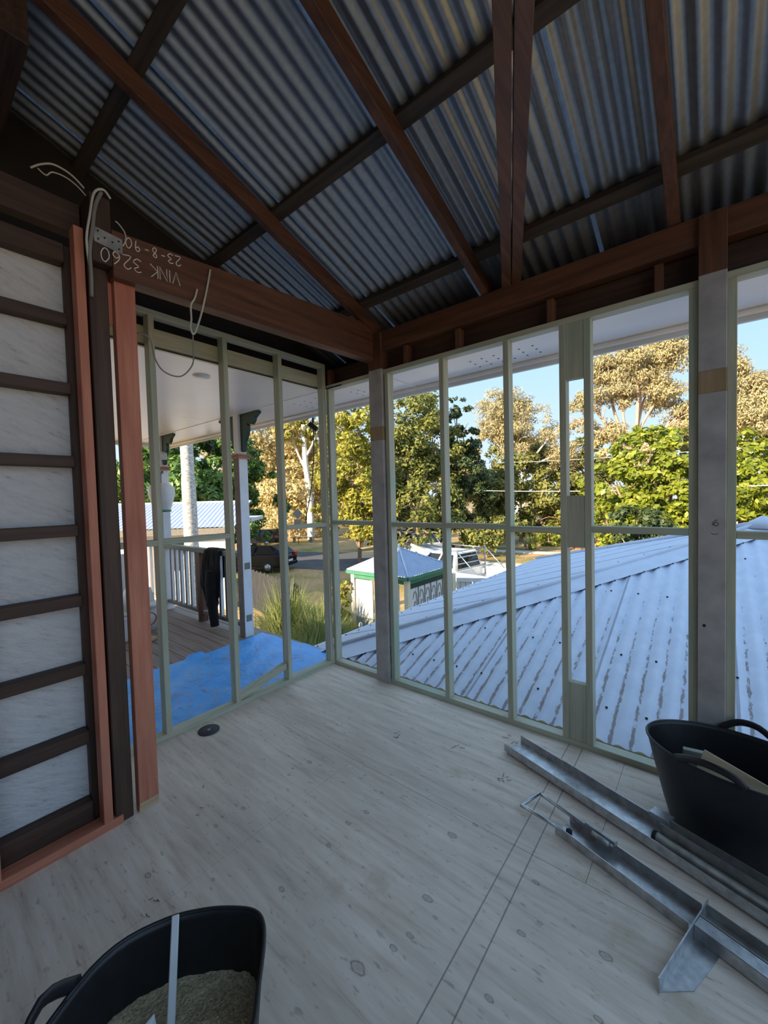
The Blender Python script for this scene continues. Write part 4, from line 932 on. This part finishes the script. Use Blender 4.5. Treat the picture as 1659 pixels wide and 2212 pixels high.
beam('top_rail', gpt(0, -.72, .02), gpt(Lg, -.72, .02), .05, .10, 'white', t); beam('bottom_rail', gpt(0, G+.2, .02), gpt(Lg, G+.2, .02), .05, .08, 'white', t)
bm = bmesh.new()
for s in np.arange(.1, Lg, .14): add_tube(bm, [gpt(s, G+.2, .04), gpt(s, -.75, .04)], .006, 4)
for z in np.arange(G+.4, -.8, .2): add_tube(bm, [gpt(0, z, .04), gpt(Lg, z, .04)], .006, 4)
finish('wire_grid', bm, 'grey_z', t)
box('gate_post', (-2.78, -2.62, 6.75, 6.90, G, -.55), 'cream', t)
t = thing('picket_fence', 'short white picket fence in front of the gate shelter', 'fence')
for k in range(9):
    q = Vector((-3.3, 3.9, 0)).lerp(Vector((-0.9, 5.6, 0)), k/8); zt = -1.25 + .12*(k % 2)
    extrude_poly('picket', [(q.x-.045, G), (q.x+.045, G), (q.x+.045, zt), (q.x, zt+.05), (q.x-.045, zt)], 'y', q.y-.012, q.y+.012, 'white', t)
beam('rail', (-3.3, 3.93, -1.6), (-0.9, 5.63, -1.6), .03, .07, 'white', t)
t = thing('picket_fence', 'white picket fence with square post by the citrus bush', 'fence')
box('fence_post', (-3.83, -3.70, 3.36, 3.49, G, -1.45), 'white', t, .006)
for k in range(6):
    xx = -4.7+k*.13; extrude_poly('picket', [(xx-.04, G), (xx+.04, G), (xx+.04, -1.72), (xx, -1.66), (xx-.04, -1.72)], 'y', 3.30, 3.325, 'white', t)
beam('rail', (-4.75, 3.345, -1.9), (-3.8, 3.345, -1.9), .03, .06, 'white', t)

# ------------------------------------------------------------------ vehicles
def place(parent, M4):
    for c in parent.children_recursive: c.data.transform(M4)
def car(name, label, loc, ang, body, bmat, prof, cab, width, wheels, wr, seed=0, lights=True):
    t = thing(name, label, 'car'); w = width/2
    extrude_poly('body', prof, 'y', -w, w, bmat, t, bev=0.05)
    # cabin tapered
    bm = bmesh.new(); A = [bm.verts.new((a, -w*.97 if z < cab[0][1]+.05 else -w*.74, z)) for a, z in cab]; B = [bm.verts.new((a, w*.97 if z < cab[0][1]+.05 else w*.74, z)) for a, z in cab]
    k = len(cab); bm.faces.new(A[::-1]); bm.faces.new(B)
    for i in range(k): bm.faces.new((A[i], A[(i+1) % k], B[(i+1) % k], B[i]))
    bmesh.ops.recalc_face_normals(bm, faces=bm.faces[:]); finish('cabin', bm, bmat, t, bev=0.04)
    zb = cab[0][1]; ztop = max(z for _, z in cab)
    xr = [a for a, z in cab if z > ztop-.05]; x0, x1 = min(a for a, z in cab if z < zb+.05), max(a for a, z in cab if z < zb+.05); r0_, r1_ = min(xr), max(xr)
    def lerp(a, b, s): return a+(b-a)*s
    for sgn in (-1, 1):
        for f0_, f1_ in ((.06, .47), (.53, .94)):
            pts = []
            for hs, off in ((.12, 0), (.88, 0)):
                for ff in (f0_, f1_):
                    xx = lerp(lerp(x0, x1, ff), lerp(r0_, r1_, ff), hs); yy = lerp(w*.97, w*.74, hs); pts.append((xx, sgn*(yy+.012), lerp(zb, ztop, hs)))
            a, b, c, d_ = pts; hexa('side_window', [(p[0], p[1]-sgn*.03, p[2]) for p in (a, b, d_, c)]+[a, b, d_, c], 'glass', t, bev=0)
    for xa, xb, nm in ((x1, r1_, 'windscreen'), (x0, r0_, 'rear_window')):
        s_ = 1 if xa == x1 else -1; q = []
        for hs in (.12, .88):
            xx = lerp(xa, xb, hs)+s_*.015; ww = lerp(w*.85, w*.62, hs); zz = lerp(zb, ztop, hs); q += [(xx, -ww, zz), (xx, ww, zz)]
        a, b, c, d_ = q; hexa(nm, [(p[0]-s_*.04, p[1], p[2]) for p in (a, b, d_, c)]+[a, b, d_, c], 'glass', t, bev=0)
    for wx in wheels:
        for sgn in (-1, 1):
            wh = tube('wheel', [(wx, sgn*(w-.20), wr), (wx, sgn*(w+.01), wr)], wr, 'tyre', t, 18)
            tube('hub', [(wx, sgn*(w), wr), (wx, sgn*(w+.02), wr)], wr*.6, 'galv', wh, 12)
    xm, xn = min(a for a, z in prof), max(a for a, z in prof)
    for sgn in ((-1, 1) if lights else ()):
        box('tail_light', (xm-.02, xm+.14, sgn*(w-.16)-.13, sgn*(w-.16)+.13, .78, .98), 'redlight', t, .01)
        box('headlight', (xn-.14, xn+.02, sgn*(w-.2)-.15, sgn*(w-.2)+.15, .62, .76), 'plastic_white', t, .01)
    box('bumper', (xm-.05, xm+.1, -w*.9, w*.9, .32, .5), bmat, t, .02); box('number_plate', (xm-.065, xm-.04, -.22, .22, .55, .66), 'white', t, 0)
    place(t, Matrix.Translation(loc) @ Matrix.Rotation(ang, 4, 'Z')); return t
hp = [(-2.05, .30), (2.05, .30), (2.1, .55), (1.95, .78), (1.0, .93), (-1.9, .98), (-2.1, .8)]
hc = [(-2.0, .93), (1.15, .90), (.25, 1.44), (-1.35, 1.47), (-1.75, 1.25)]
car('black_hatchback', 'black hatchback parked behind the white deck post', (-17.3, 10.45, G), math.radians(204), None, 'carblack', hp, hc, 1.76, (-1.25, 1.3), .31)
car('dark_wagon', 'dark parked car partly hidden beyond the black hatchback', (-27.5, 17.6, G), math.radians(200), None, 'carblack', hp, hc, 1.78, (-1.25, 1.3), .31)
sp_ = [(-2.2, .42), (2.2, .42), (2.3, .75), (2.15, 1.0), (1.1, 1.10), (-2.2, 1.10), (-2.28, .8)]
scab = [(-2.15, 1.08), (1.15, 1.08), (.45, 1.72), (-1.95, 1.76)]
car('silver_four_wheel_drive', 'silver four wheel drive half hidden beneath the olive tree', (-11.3, 17.9, G), math.radians(-28), None, 'carsilver', sp_, scab, 1.85, (-1.35, 1.4), .38)
up_ = [(-0.75, .42), (2.35, .42), (2.4, .8), (2.2, 1.02), (1.15, 1.12), (-0.75, 1.12)]
uc = [(-0.72, 1.08), (1.25, 1.08), (.55, 1.74), (-0.62, 1.76)]
ute = car('white_ute', 'white tray ute with ladder rack parked beyond the gate shelter', (-5.3, 11.5, G), math.radians(172), None, 'carwhite', up_, uc, 1.82, (-1.75, 1.45), .36, lights=False)
MU = Matrix.Translation((-5.3, 11.5, G)) @ Matrix.Rotation(math.radians(172), 4, 'Z')
def ut(o): o.data.transform(MU); return o
ut(box('tray_bed', (-2.9, -.80, -.93, .93, .72, .80), 'galv', ute)); ut(box('tray_side', (-2.9, -.82, -.95, -.91, .80, 1.10), 'carwhite', ute)); ut(box('tray_side', (-2.9, -.82, .91, .95, .80, 1.10), 'carwhite', ute)); ut(box('tailgate', (-2.93, -2.89, -.93, .93, .78, 1.10), 'carwhite', ute))
for z in (1.15, 1.38, 1.62, 1.86): ut(tube('rack_bar', [(-.86, -.9, z), (-.86, .9, z)], .025, 'galv', ute))
for yy in (-.9, .9): ut(tube('rack_post', [(-.86, yy, .8), (-.86, yy, 1.9)], .028, 'galv', ute)); ut(tube('rack_stay', [(-.86, yy, 1.85), (-1.7, yy, 1.1)], .02, 'galv', ute))
for yy in (-.6, .6): ut(tube('roof_bar', [(-.86, yy, 1.88), (.5, yy, 1.88)], .02, 'galv', ute))

# ------------------------------------------------------------------ street furniture
t = thing('street_sign', 'grey diamond road sign seen from behind on its pole', 'sign')
tube('pole', [(-25.63, 20.13, G), (-25.63, 20.13, 0.6)], .035, 'galv_dull', t)
sdir = Vector((.8, .6, 0)); c = Vector((-25.6, 20.10, 0.26))
P = [c+Vector((0, 0, .46)), c+sdir*.46, c-Vector((0, 0, .46)), c-sdir*.46]; nn = Vector((.6, -.8, 0))*.015
bm = bmesh.new(); A = [bm.verts.new(p-nn) for p in P]; B = [bm.verts.new(p+nn) for p in P]; bm.faces.new(A); bm.faces.new(B[::-1])
for i in range(4): bm.faces.new((A[i], A[(i+1) % 4], B[(i+1) % 4], B[i]))
bmesh.ops.recalc_face_normals(bm, faces=bm.faces[:]); finish('sign_plate', bm, 'galv_dull', t)
c = Vector((-25.6, 20.10, -.62)); hexa('lower_plate', [c-sdir*.32-Vector((0, 0, .35))-nn, c+sdir*.32-Vector((0, 0, .35))-nn, c+sdir*.32-Vector((0, 0, .35))+nn, c-sdir*.32-Vector((0, 0, .35))+nn, c-sdir*.32+Vector((0, 0, .35))-nn, c+sdir*.32+Vector((0, 0, .35))-nn, c+sdir*.32+Vector((0, 0, .35))+nn, c-sdir*.32+Vector((0, 0, .35))+nn], 'galv_dull', t, bev=0)
def bench(label, c, ang, mat, L_=1.9):
    t = thing('park_bench', label, 'bench')
    for k in range(3): box('slat', (-L_/2, L_/2, -.2+k*.14, -.09+k*.14, .43, .47), mat, t)
    for s in (-1, 1): box('leg', (s*L_*.36-.06, s*L_*.36+.06, -.17, .2, 0, .43), mat, t)
    place(t, Matrix.Translation(c) @ Matrix.Rotation(ang, 4, 'Z'))
bench('dark low bench beyond the street tree', (-8.6, 25.2, G), .2, 'grey_x', 3.0)
bench('brown timber bench left of the street tree', (-12.1, 22.2, G), .3, 'rafter_x', 1.8)
bench('dark bench below the street sign', (-26.4, 21.2, G), .5, 'grey_x', 2.2)
def wire(label, p, q, r):
    m = [Vector(p).lerp(Vector(q), s) + Vector((0, 0, -.25*math.sin(math.pi*s))) for s in np.linspace(0, 1, 17)]
    tag(tube('power_line', m, r, 'white', None, 5), label, 'wire')
wire('thick pale power line crossing the trees at mid height', (-13.3, 25.8, 1.95), (8.5, 13.0, 1.65), .020)
wire('thin upper power line crossing the trees', (-14.5, 27.0, 4.1), (9.5, 17.0, 3.05), .010)

# ------------------------------------------------------------------ loose things on the floor
t = thing('cutting_disc', 'round black disc with a centre hole lying on the floor', 'disc')
dcx, dcy = 0.112, -1.239
tube('disc', [(dcx, dcy, 0.0), (dcx, dcy, 0.006)], 0.066, 'fruitdisc', t, 32); tube('hub_hole', [(dcx, dcy, 0.006), (dcx, dcy, 0.0068)], 0.009, 'raw_x', t, 14)

def tub(name, label, rim, bot_c, bot_s, H, handles, n=72, hw=0.10):
    t = thing(name, label, 'tub')
    R = smooth_path([(a, b, 0) for a, b in rim], max(2, n//len(rim)), closed=True); n = len(R); c = Vector((*bot_c, 0))
    Bt = [c + (p-c)*bot_s for p in R]; th = 0.006
    lev = [0.0, .02, .25, .5, .75, .96, 1.0]; V = []; F = []
    hz = lambda i: H
    for s in lev:
        for i in range(n):
            e = s**0.9; p = Bt[i].lerp(R[i], e); V.append((p.x, p.y, max(0.0, hz(i)*s)))
    for s in lev[::-1]:
        for i in range(n):
            e = s**0.9; p = Bt[i].lerp(R[i], e); q = p + (c-p).normalized()*th; V.append((q.x, q.y, max(0.008, hz(i)*s)))
    k = len(lev)*2
    for a in range(k-1):
        for i in range(n): F.append((a*n+i, a*n+(i+1) % n, (a+1)*n+(i+1) % n, (a+1)*n+i))
    o = np_mesh('tub_body', V, F, 'black', t, True)
    bm = bmesh.new(); bm.from_mesh(o.data)
    bm.verts.ensure_lookup_table(); bm.faces.new([bm.verts[i] for i in range(n)][::-1]); bm.faces.new([bm.verts[(k-1)*n+i] for i in range(n)])
    bmesh.ops.recalc_face_normals(bm, faces=bm.faces[:]); bm.to_mesh(o.data); bm.free()
    tube('rim_bead', [Vector((p.x, p.y, H)) for p in R]+[Vector((R[0].x, R[0].y, H))], 0.0055, 'black', t, 6)
    for hx, hy in handles:
        j = min(range(n), key=lambda i: (R[i].x-hx)**2+(R[i].y-hy)**2); pts = []
        def arc(sg):
            out_ = []; L0 = 0; k2 = 0
            while L0 < hw:
                a_, b_ = R[(j+sg*k2) % n], R[(j+sg*(k2+1)) % n]; L0 += (b_-a_).length; k2 += 1; out_.append((b_, min(1, L0/hw)*sg))
            return out_
        for p, s in arc(-1)[::-1] + [(R[j], 0.0)] + arc(1):
            out = (p-c).normalized(); lift = 0.046*(1-abs(s)**3) if abs(s) < 1 else 0
            pts.append(p + out*(0.004+0.012*(1-s*s)) + Vector((0, 0, H + lift)))
        pts = smooth_path(pts[::2] + ([pts[-1]] if len(pts) % 2 == 0 else []), 4)
        bm = bmesh.new(); cx_ = None
        rings = []
        for i, p in enumerate(pts):
            d_ = (pts[min(i+1, len(pts)-1)]-pts[max(i-1, 0)]).normalized(); o_ = Vector((p.x-c.x, p.y-c.y, 0)).normalized(); u_ = o_.cross(d_).normalized()
            rings.append([bm.verts.new(p + o_*0.007*math.cos(a) + u_*0.016*math.sin(a)) for a in np.linspace(0, 2*math.pi, 9)[:-1]])
        for A, B in zip(rings, rings[1:]):
            for q in range(8): bm.faces.new((A[q], A[(q+1) % 8], B[(q+1) % 8], B[q]))
        bm.faces.new(rings[0]); bm.faces.new(rings[-1][::-1]); bmesh.ops.recalc_face_normals(bm, faces=bm.faces[:]); finish('handle', bm, 'black', t, True)
    return t
rimR = []
for a in np.linspace(0, 2*math.pi, 17)[:-1]:
    p = Vector((0.345*math.cos(a), 0.225*math.sin(a), 0)); p.rotate(Quaternion((0, 0, 1), math.radians(-8))); rimR.append((2.772+p.x, -0.262+p.y))
tub('builders_tub', 'black flexible tub holding timber offcuts by the right wall', rimR, (2.772, -0.275), 0.74, 0.355, [(2.80, -0.03), (2.665, -0.47)])
tag(beam('timber_offcut', (2.635, -0.335, 0.335), (3.03, -0.405, 0.225), 0.035, 0.09, 'raw_x', None, up=(0, .5, 1)), 'long pale board offcut lying inside the right hand black tub', 'timber')
tag(beam('timber_offcut', (2.615, -0.19, 0.10), (2.617, -0.235, 0.315), 0.02, 0.095, 'offcut', None, up=(1, .15, 0)), 'small painted board offcut standing inside the right hand black tub', 'timber')

rimL = [(1.545, -2.30), (1.507, -2.19), (1.54, -2.08), (1.60, -2.00), (1.66, -1.948), (1.71, -1.920), (1.752, -1.922), (1.80, -1.952), (1.86, -2.005), (1.93, -2.07), (1.99, -2.17), (1.99, -2.32), (1.92, -2.42), (1.80, -2.47), (1.65, -2.43)]
tub('builders_tub', 'black flexible tub of sawdust at the front of the floor', rimL, (1.76, -2.17), 0.80, 0.38, [(1.558, -2.325), (2.0, -2.22)], hw=0.07)
R = [Vector((a, b, 0)) for a, b in rimL]; c = Vector((1.76, -2.17, 0)); R = smooth_path(R, 5, True); n = len(R); V = [(c.x, c.y, 0.30)]; F = []
rg = np.random.default_rng(5); rings = 14
for k in range(1, rings+1):
    for i in range(n):
        s = k/rings; p = c + (R[i]-c)*0.92*s; d2 = (p.x-1.83)**2+(p.y+2.13)**2
        V.append((p.x, p.y, 0.225 + 0.075*math.exp(-d2/0.016) + 0.02*math.exp(-((p.x-1.62)**2+(p.y+2.25)**2)/.01) + rg.uniform(-.004, .004)))
V[0] = (c.x, c.y, 0.28)
me = bpy.data.meshes.new('sawdust_heap'); me.from_pydata(V, [], [(0, 1+i, 1+(i+1) % n) for i in range(n)]+[(1+k*n+i, 1+(k+1)*n+i, 1+(k+1)*n+(i+1) % n, 1+k*n+(i+1) % n) for k in range(rings-1) for i in range(n)])
me.materials.append(M['sawdust']); [setattr(p, 'use_smooth', True) for p in me.polygons]
tag(link(bpy.data.objects.new('sawdust_heap', me)), 'heap of yellow sawdust filling the front black tub', 'sawdust', kind='stuff')
t = thing('hand_scoop', 'pale scoop with a long handle stuck in the sawdust', 'scoop')
beam('handle', (1.566, -2.066, 0.398), (1.715, -2.150, 0.245), 0.018, 0.010, 'plastic_white', t)
V = []; F = []
for i in range(8):
    s = i/7
    for j in range(9):
        a = (j/8-.5)*2.2; V.append((1.70+.02*s+0.05*math.sin(a)*(.6+.4*s), -2.165-.09*s+.0*a, 0.290-.02*s-0.045*math.cos(a)+.045))
F = [(i*9+j, i*9+j+1, (i+1)*9+j+1, (i+1)*9+j) for i in range(7) for j in range(8)]
o = np_mesh('pan', V, F, 'plastic_white', t, True); md = o.modifiers.new('thick', 'SOLIDIFY'); md.thickness = 0.003

# ------------------------------------------------------------------ steel trestle legs on the right
def channel(name, p, d, L_, w, h, th, mat, parent, z0=0.0, lip=0.0):
    """C section open upwards, p = near start corner on the floor, d = direction, extends to the left of d"""
    d = Vector((d[0], d[1], 0)).normalized(); s = Vector((-d.y, d.x, 0)); p = Vector((p[0], p[1], z0)); bm = bmesh.new()
    prof = [(0, h), (0, 0), (w, 0), (w, h), (w-th, h), (w-th, th), (th, th), (th, h)]
    A = [bm.verts.new(p + s*a + Vector((0, 0, b))) for a, b in prof]; B = [bm.verts.new(p + d*L_ + s*a + Vector((0, 0, b))) for a, b in prof]; k = len(prof)
    for q in ((0, 1, 6, 7), (1, 2, 5, 6), (2, 3, 4, 5)):
        bm.faces.new([A[i] for i in q]); bm.faces.new([B[i] for i in q][::-1])
    for i in range(k): bm.faces.new((A[i], A[(i+1) % k], B[(i+1) % k], B[i]))
    bmesh.ops.recalc_face_normals(bm, faces=bm.faces[:]); return finish(name, bm, mat, parent)
dA = Vector((0.9447, -0.3279, 0)).normalized(); sA = Vector((-dA.y, dA.x, 0))
t = thing('steel_trestle', 'galvanised open channel arm lying beside the right hand tub', 'trestle')
pA = Vector((1.738, -0.305, 0))
channel('outer_channel', pA, dA, 2.2, 0.145, 0.043, 0.003, 'galv', t, 0.012)
channel('inner_slide', pA + dA*0.78 + sA*0.085, dA, 1.4, 0.055, 0.062, 0.003, 'galv_dull', t, 0.018)
bm = bmesh.new(); add_beam(bm, pA+dA*0.72+sA*0.145+Vector((0, 0, .068)), pA+dA*0.80+sA*0.145+Vector((0, 0, .068)), 0.055, 0.022); finish('locking_clip', bm, 'galv', t, bev=.002)
tube('slide_tube', [pA+dA*0.775+sA*0.055+Vector((0, 0, .034)), pA+dA*2.1+sA*0.055+Vector((0, 0, .034))], 0.019, 'galv_dull', t, 12)
tube('tube_plug', [pA+dA*0.768+sA*0.055+Vector((0, 0, .034)), pA+dA*0.78+sA*0.055+Vector((0, 0, .034))], 0.0205, 'blackm', t, 12)
box('floor_pad', (2.05, 2.12, -0.36, -0.30, 0.0, 0.012), 'blackm', t, 0)
box('floor_pad', (2.60, 2.68, -0.53, -0.46, 0.0, 0.012), 'blackm', t, 0)
t = thing('steel_trestle', 'galvanised trestle leg with wire handle and angle foot on the floor', 'trestle')
dB = Vector((0.952, -0.307, 0)).normalized(); sB = Vector((-dB.y, dB.x, 0)); pB = Vector((2.139, -0.709, 0))
channel('leg_channel', pB, dB, 0.50, 0.112, 0.042, 0.003, 'galv', t, 0.0)
hpts = [pB+dB*0.03+sB*.008+Vector((0, 0, .032)), Vector((1.975, -.675, .030)), Vector((2.018, -.547, .030)), pB+dB*.20+sB*.100+Vector((0, 0, .040))]
tube('wire_handle', hpts[:2]+[hpts[1]+Vector((.006, .012, 0)), hpts[2]]+[hpts[2]+Vector((.012, -.003, 0)), hpts[3]], 0.0085, 'galv', t, 10)
tube('bolt_head', [pB+dB*.035+sB*.05+Vector((0, 0, .003)), pB+dB*.035+sB*.05+Vector((0, 0, .014))], 0.013, 'blackm', t, 12)
beam('clamp_lever', pB+dB*.08+sB*.105+Vector((0, 0, .052)), pB+dB*.21+sB*.105+Vector((0, 0, .052)), 0.022, 0.016, 'galv_dull', t)
tube('clamp_spring', [pB+dB*.12+sB*.085+Vector((0, 0, .045)), pB+dB*.19+sB*.085+Vector((0, 0, .045))], 0.011, 'galv_dull', t, 8)
e1 = Vector((2.664, -0.735, 0)); e0 = Vector((2.553, -1.115, 0)); de = (e1-e0).normalized(); se = Vector((de.y, -de.x, 0))
hexa('angle_upright', [e0, e0+se*.004, e1+se*.004, e1, e0+Vector((0, 0, .048)), e0+se*.004+Vector((0, 0, .048)), e1+se*.004+Vector((0, 0, .052)), e1+Vector((0, 0, .052))], 'galv', t, bev=0)
hexa('angle_foot', [e0, Vector((2.637, -1.046, 0)), e1+se*.085, e1, e0+Vector((0, 0, .004)), Vector((2.637, -1.046, .004)), e1+se*.085+Vector((0, 0, .004)), e1+Vector((0, 0, .004))], 'galv', t, bev=0)
channel('inner_channel', pB + dB*0.512 + sB*0.058, dB, 0.9, 0.066, 0.040, 0.003, 'galv_dull', t, 0.005)
q0 = e0.lerp(e1, 0.72) + se*.004 + Vector((0, 0, .026)); beam('square_tube', q0, q0 + dB*0.9, 0.050, 0.046, 'galv', t)
# twigs and chips on the floor
bm = bmesh.new()
rg = random.Random(9)
for cx_, cy_, k, r_ in ((1.73, -0.15, 4, .05), (1.83, -.53, 6, .04), (1.05, -1.95, 4, .035), (.6, -1.5, 1, .03), (1.12, -0.55, 3, .05), (1.50, -.42, 3, .05), (0.75, -1.62, 2, .03)):
    for _ in range(k):
        a = rg.uniform(0, 6.28); l = rg.uniform(.015, r_); x0, y0 = cx_+rg.uniform(-.03, .03), cy_+rg.uniform(-.03, .03)
        add_tube(bm, smooth_path([(x0, y0, .002), (x0+l*.5*math.cos(a)+.004, y0+l*.5*math.sin(a)-.004, .004), (x0+l*math.cos(a), y0+l*math.sin(a), .002)], 2), .0012, 4)
tag(finish('floor_litter', bm, 'dark_x'), 'scattered twigs and chips on the plywood floor', 'litter', kind='stuff')
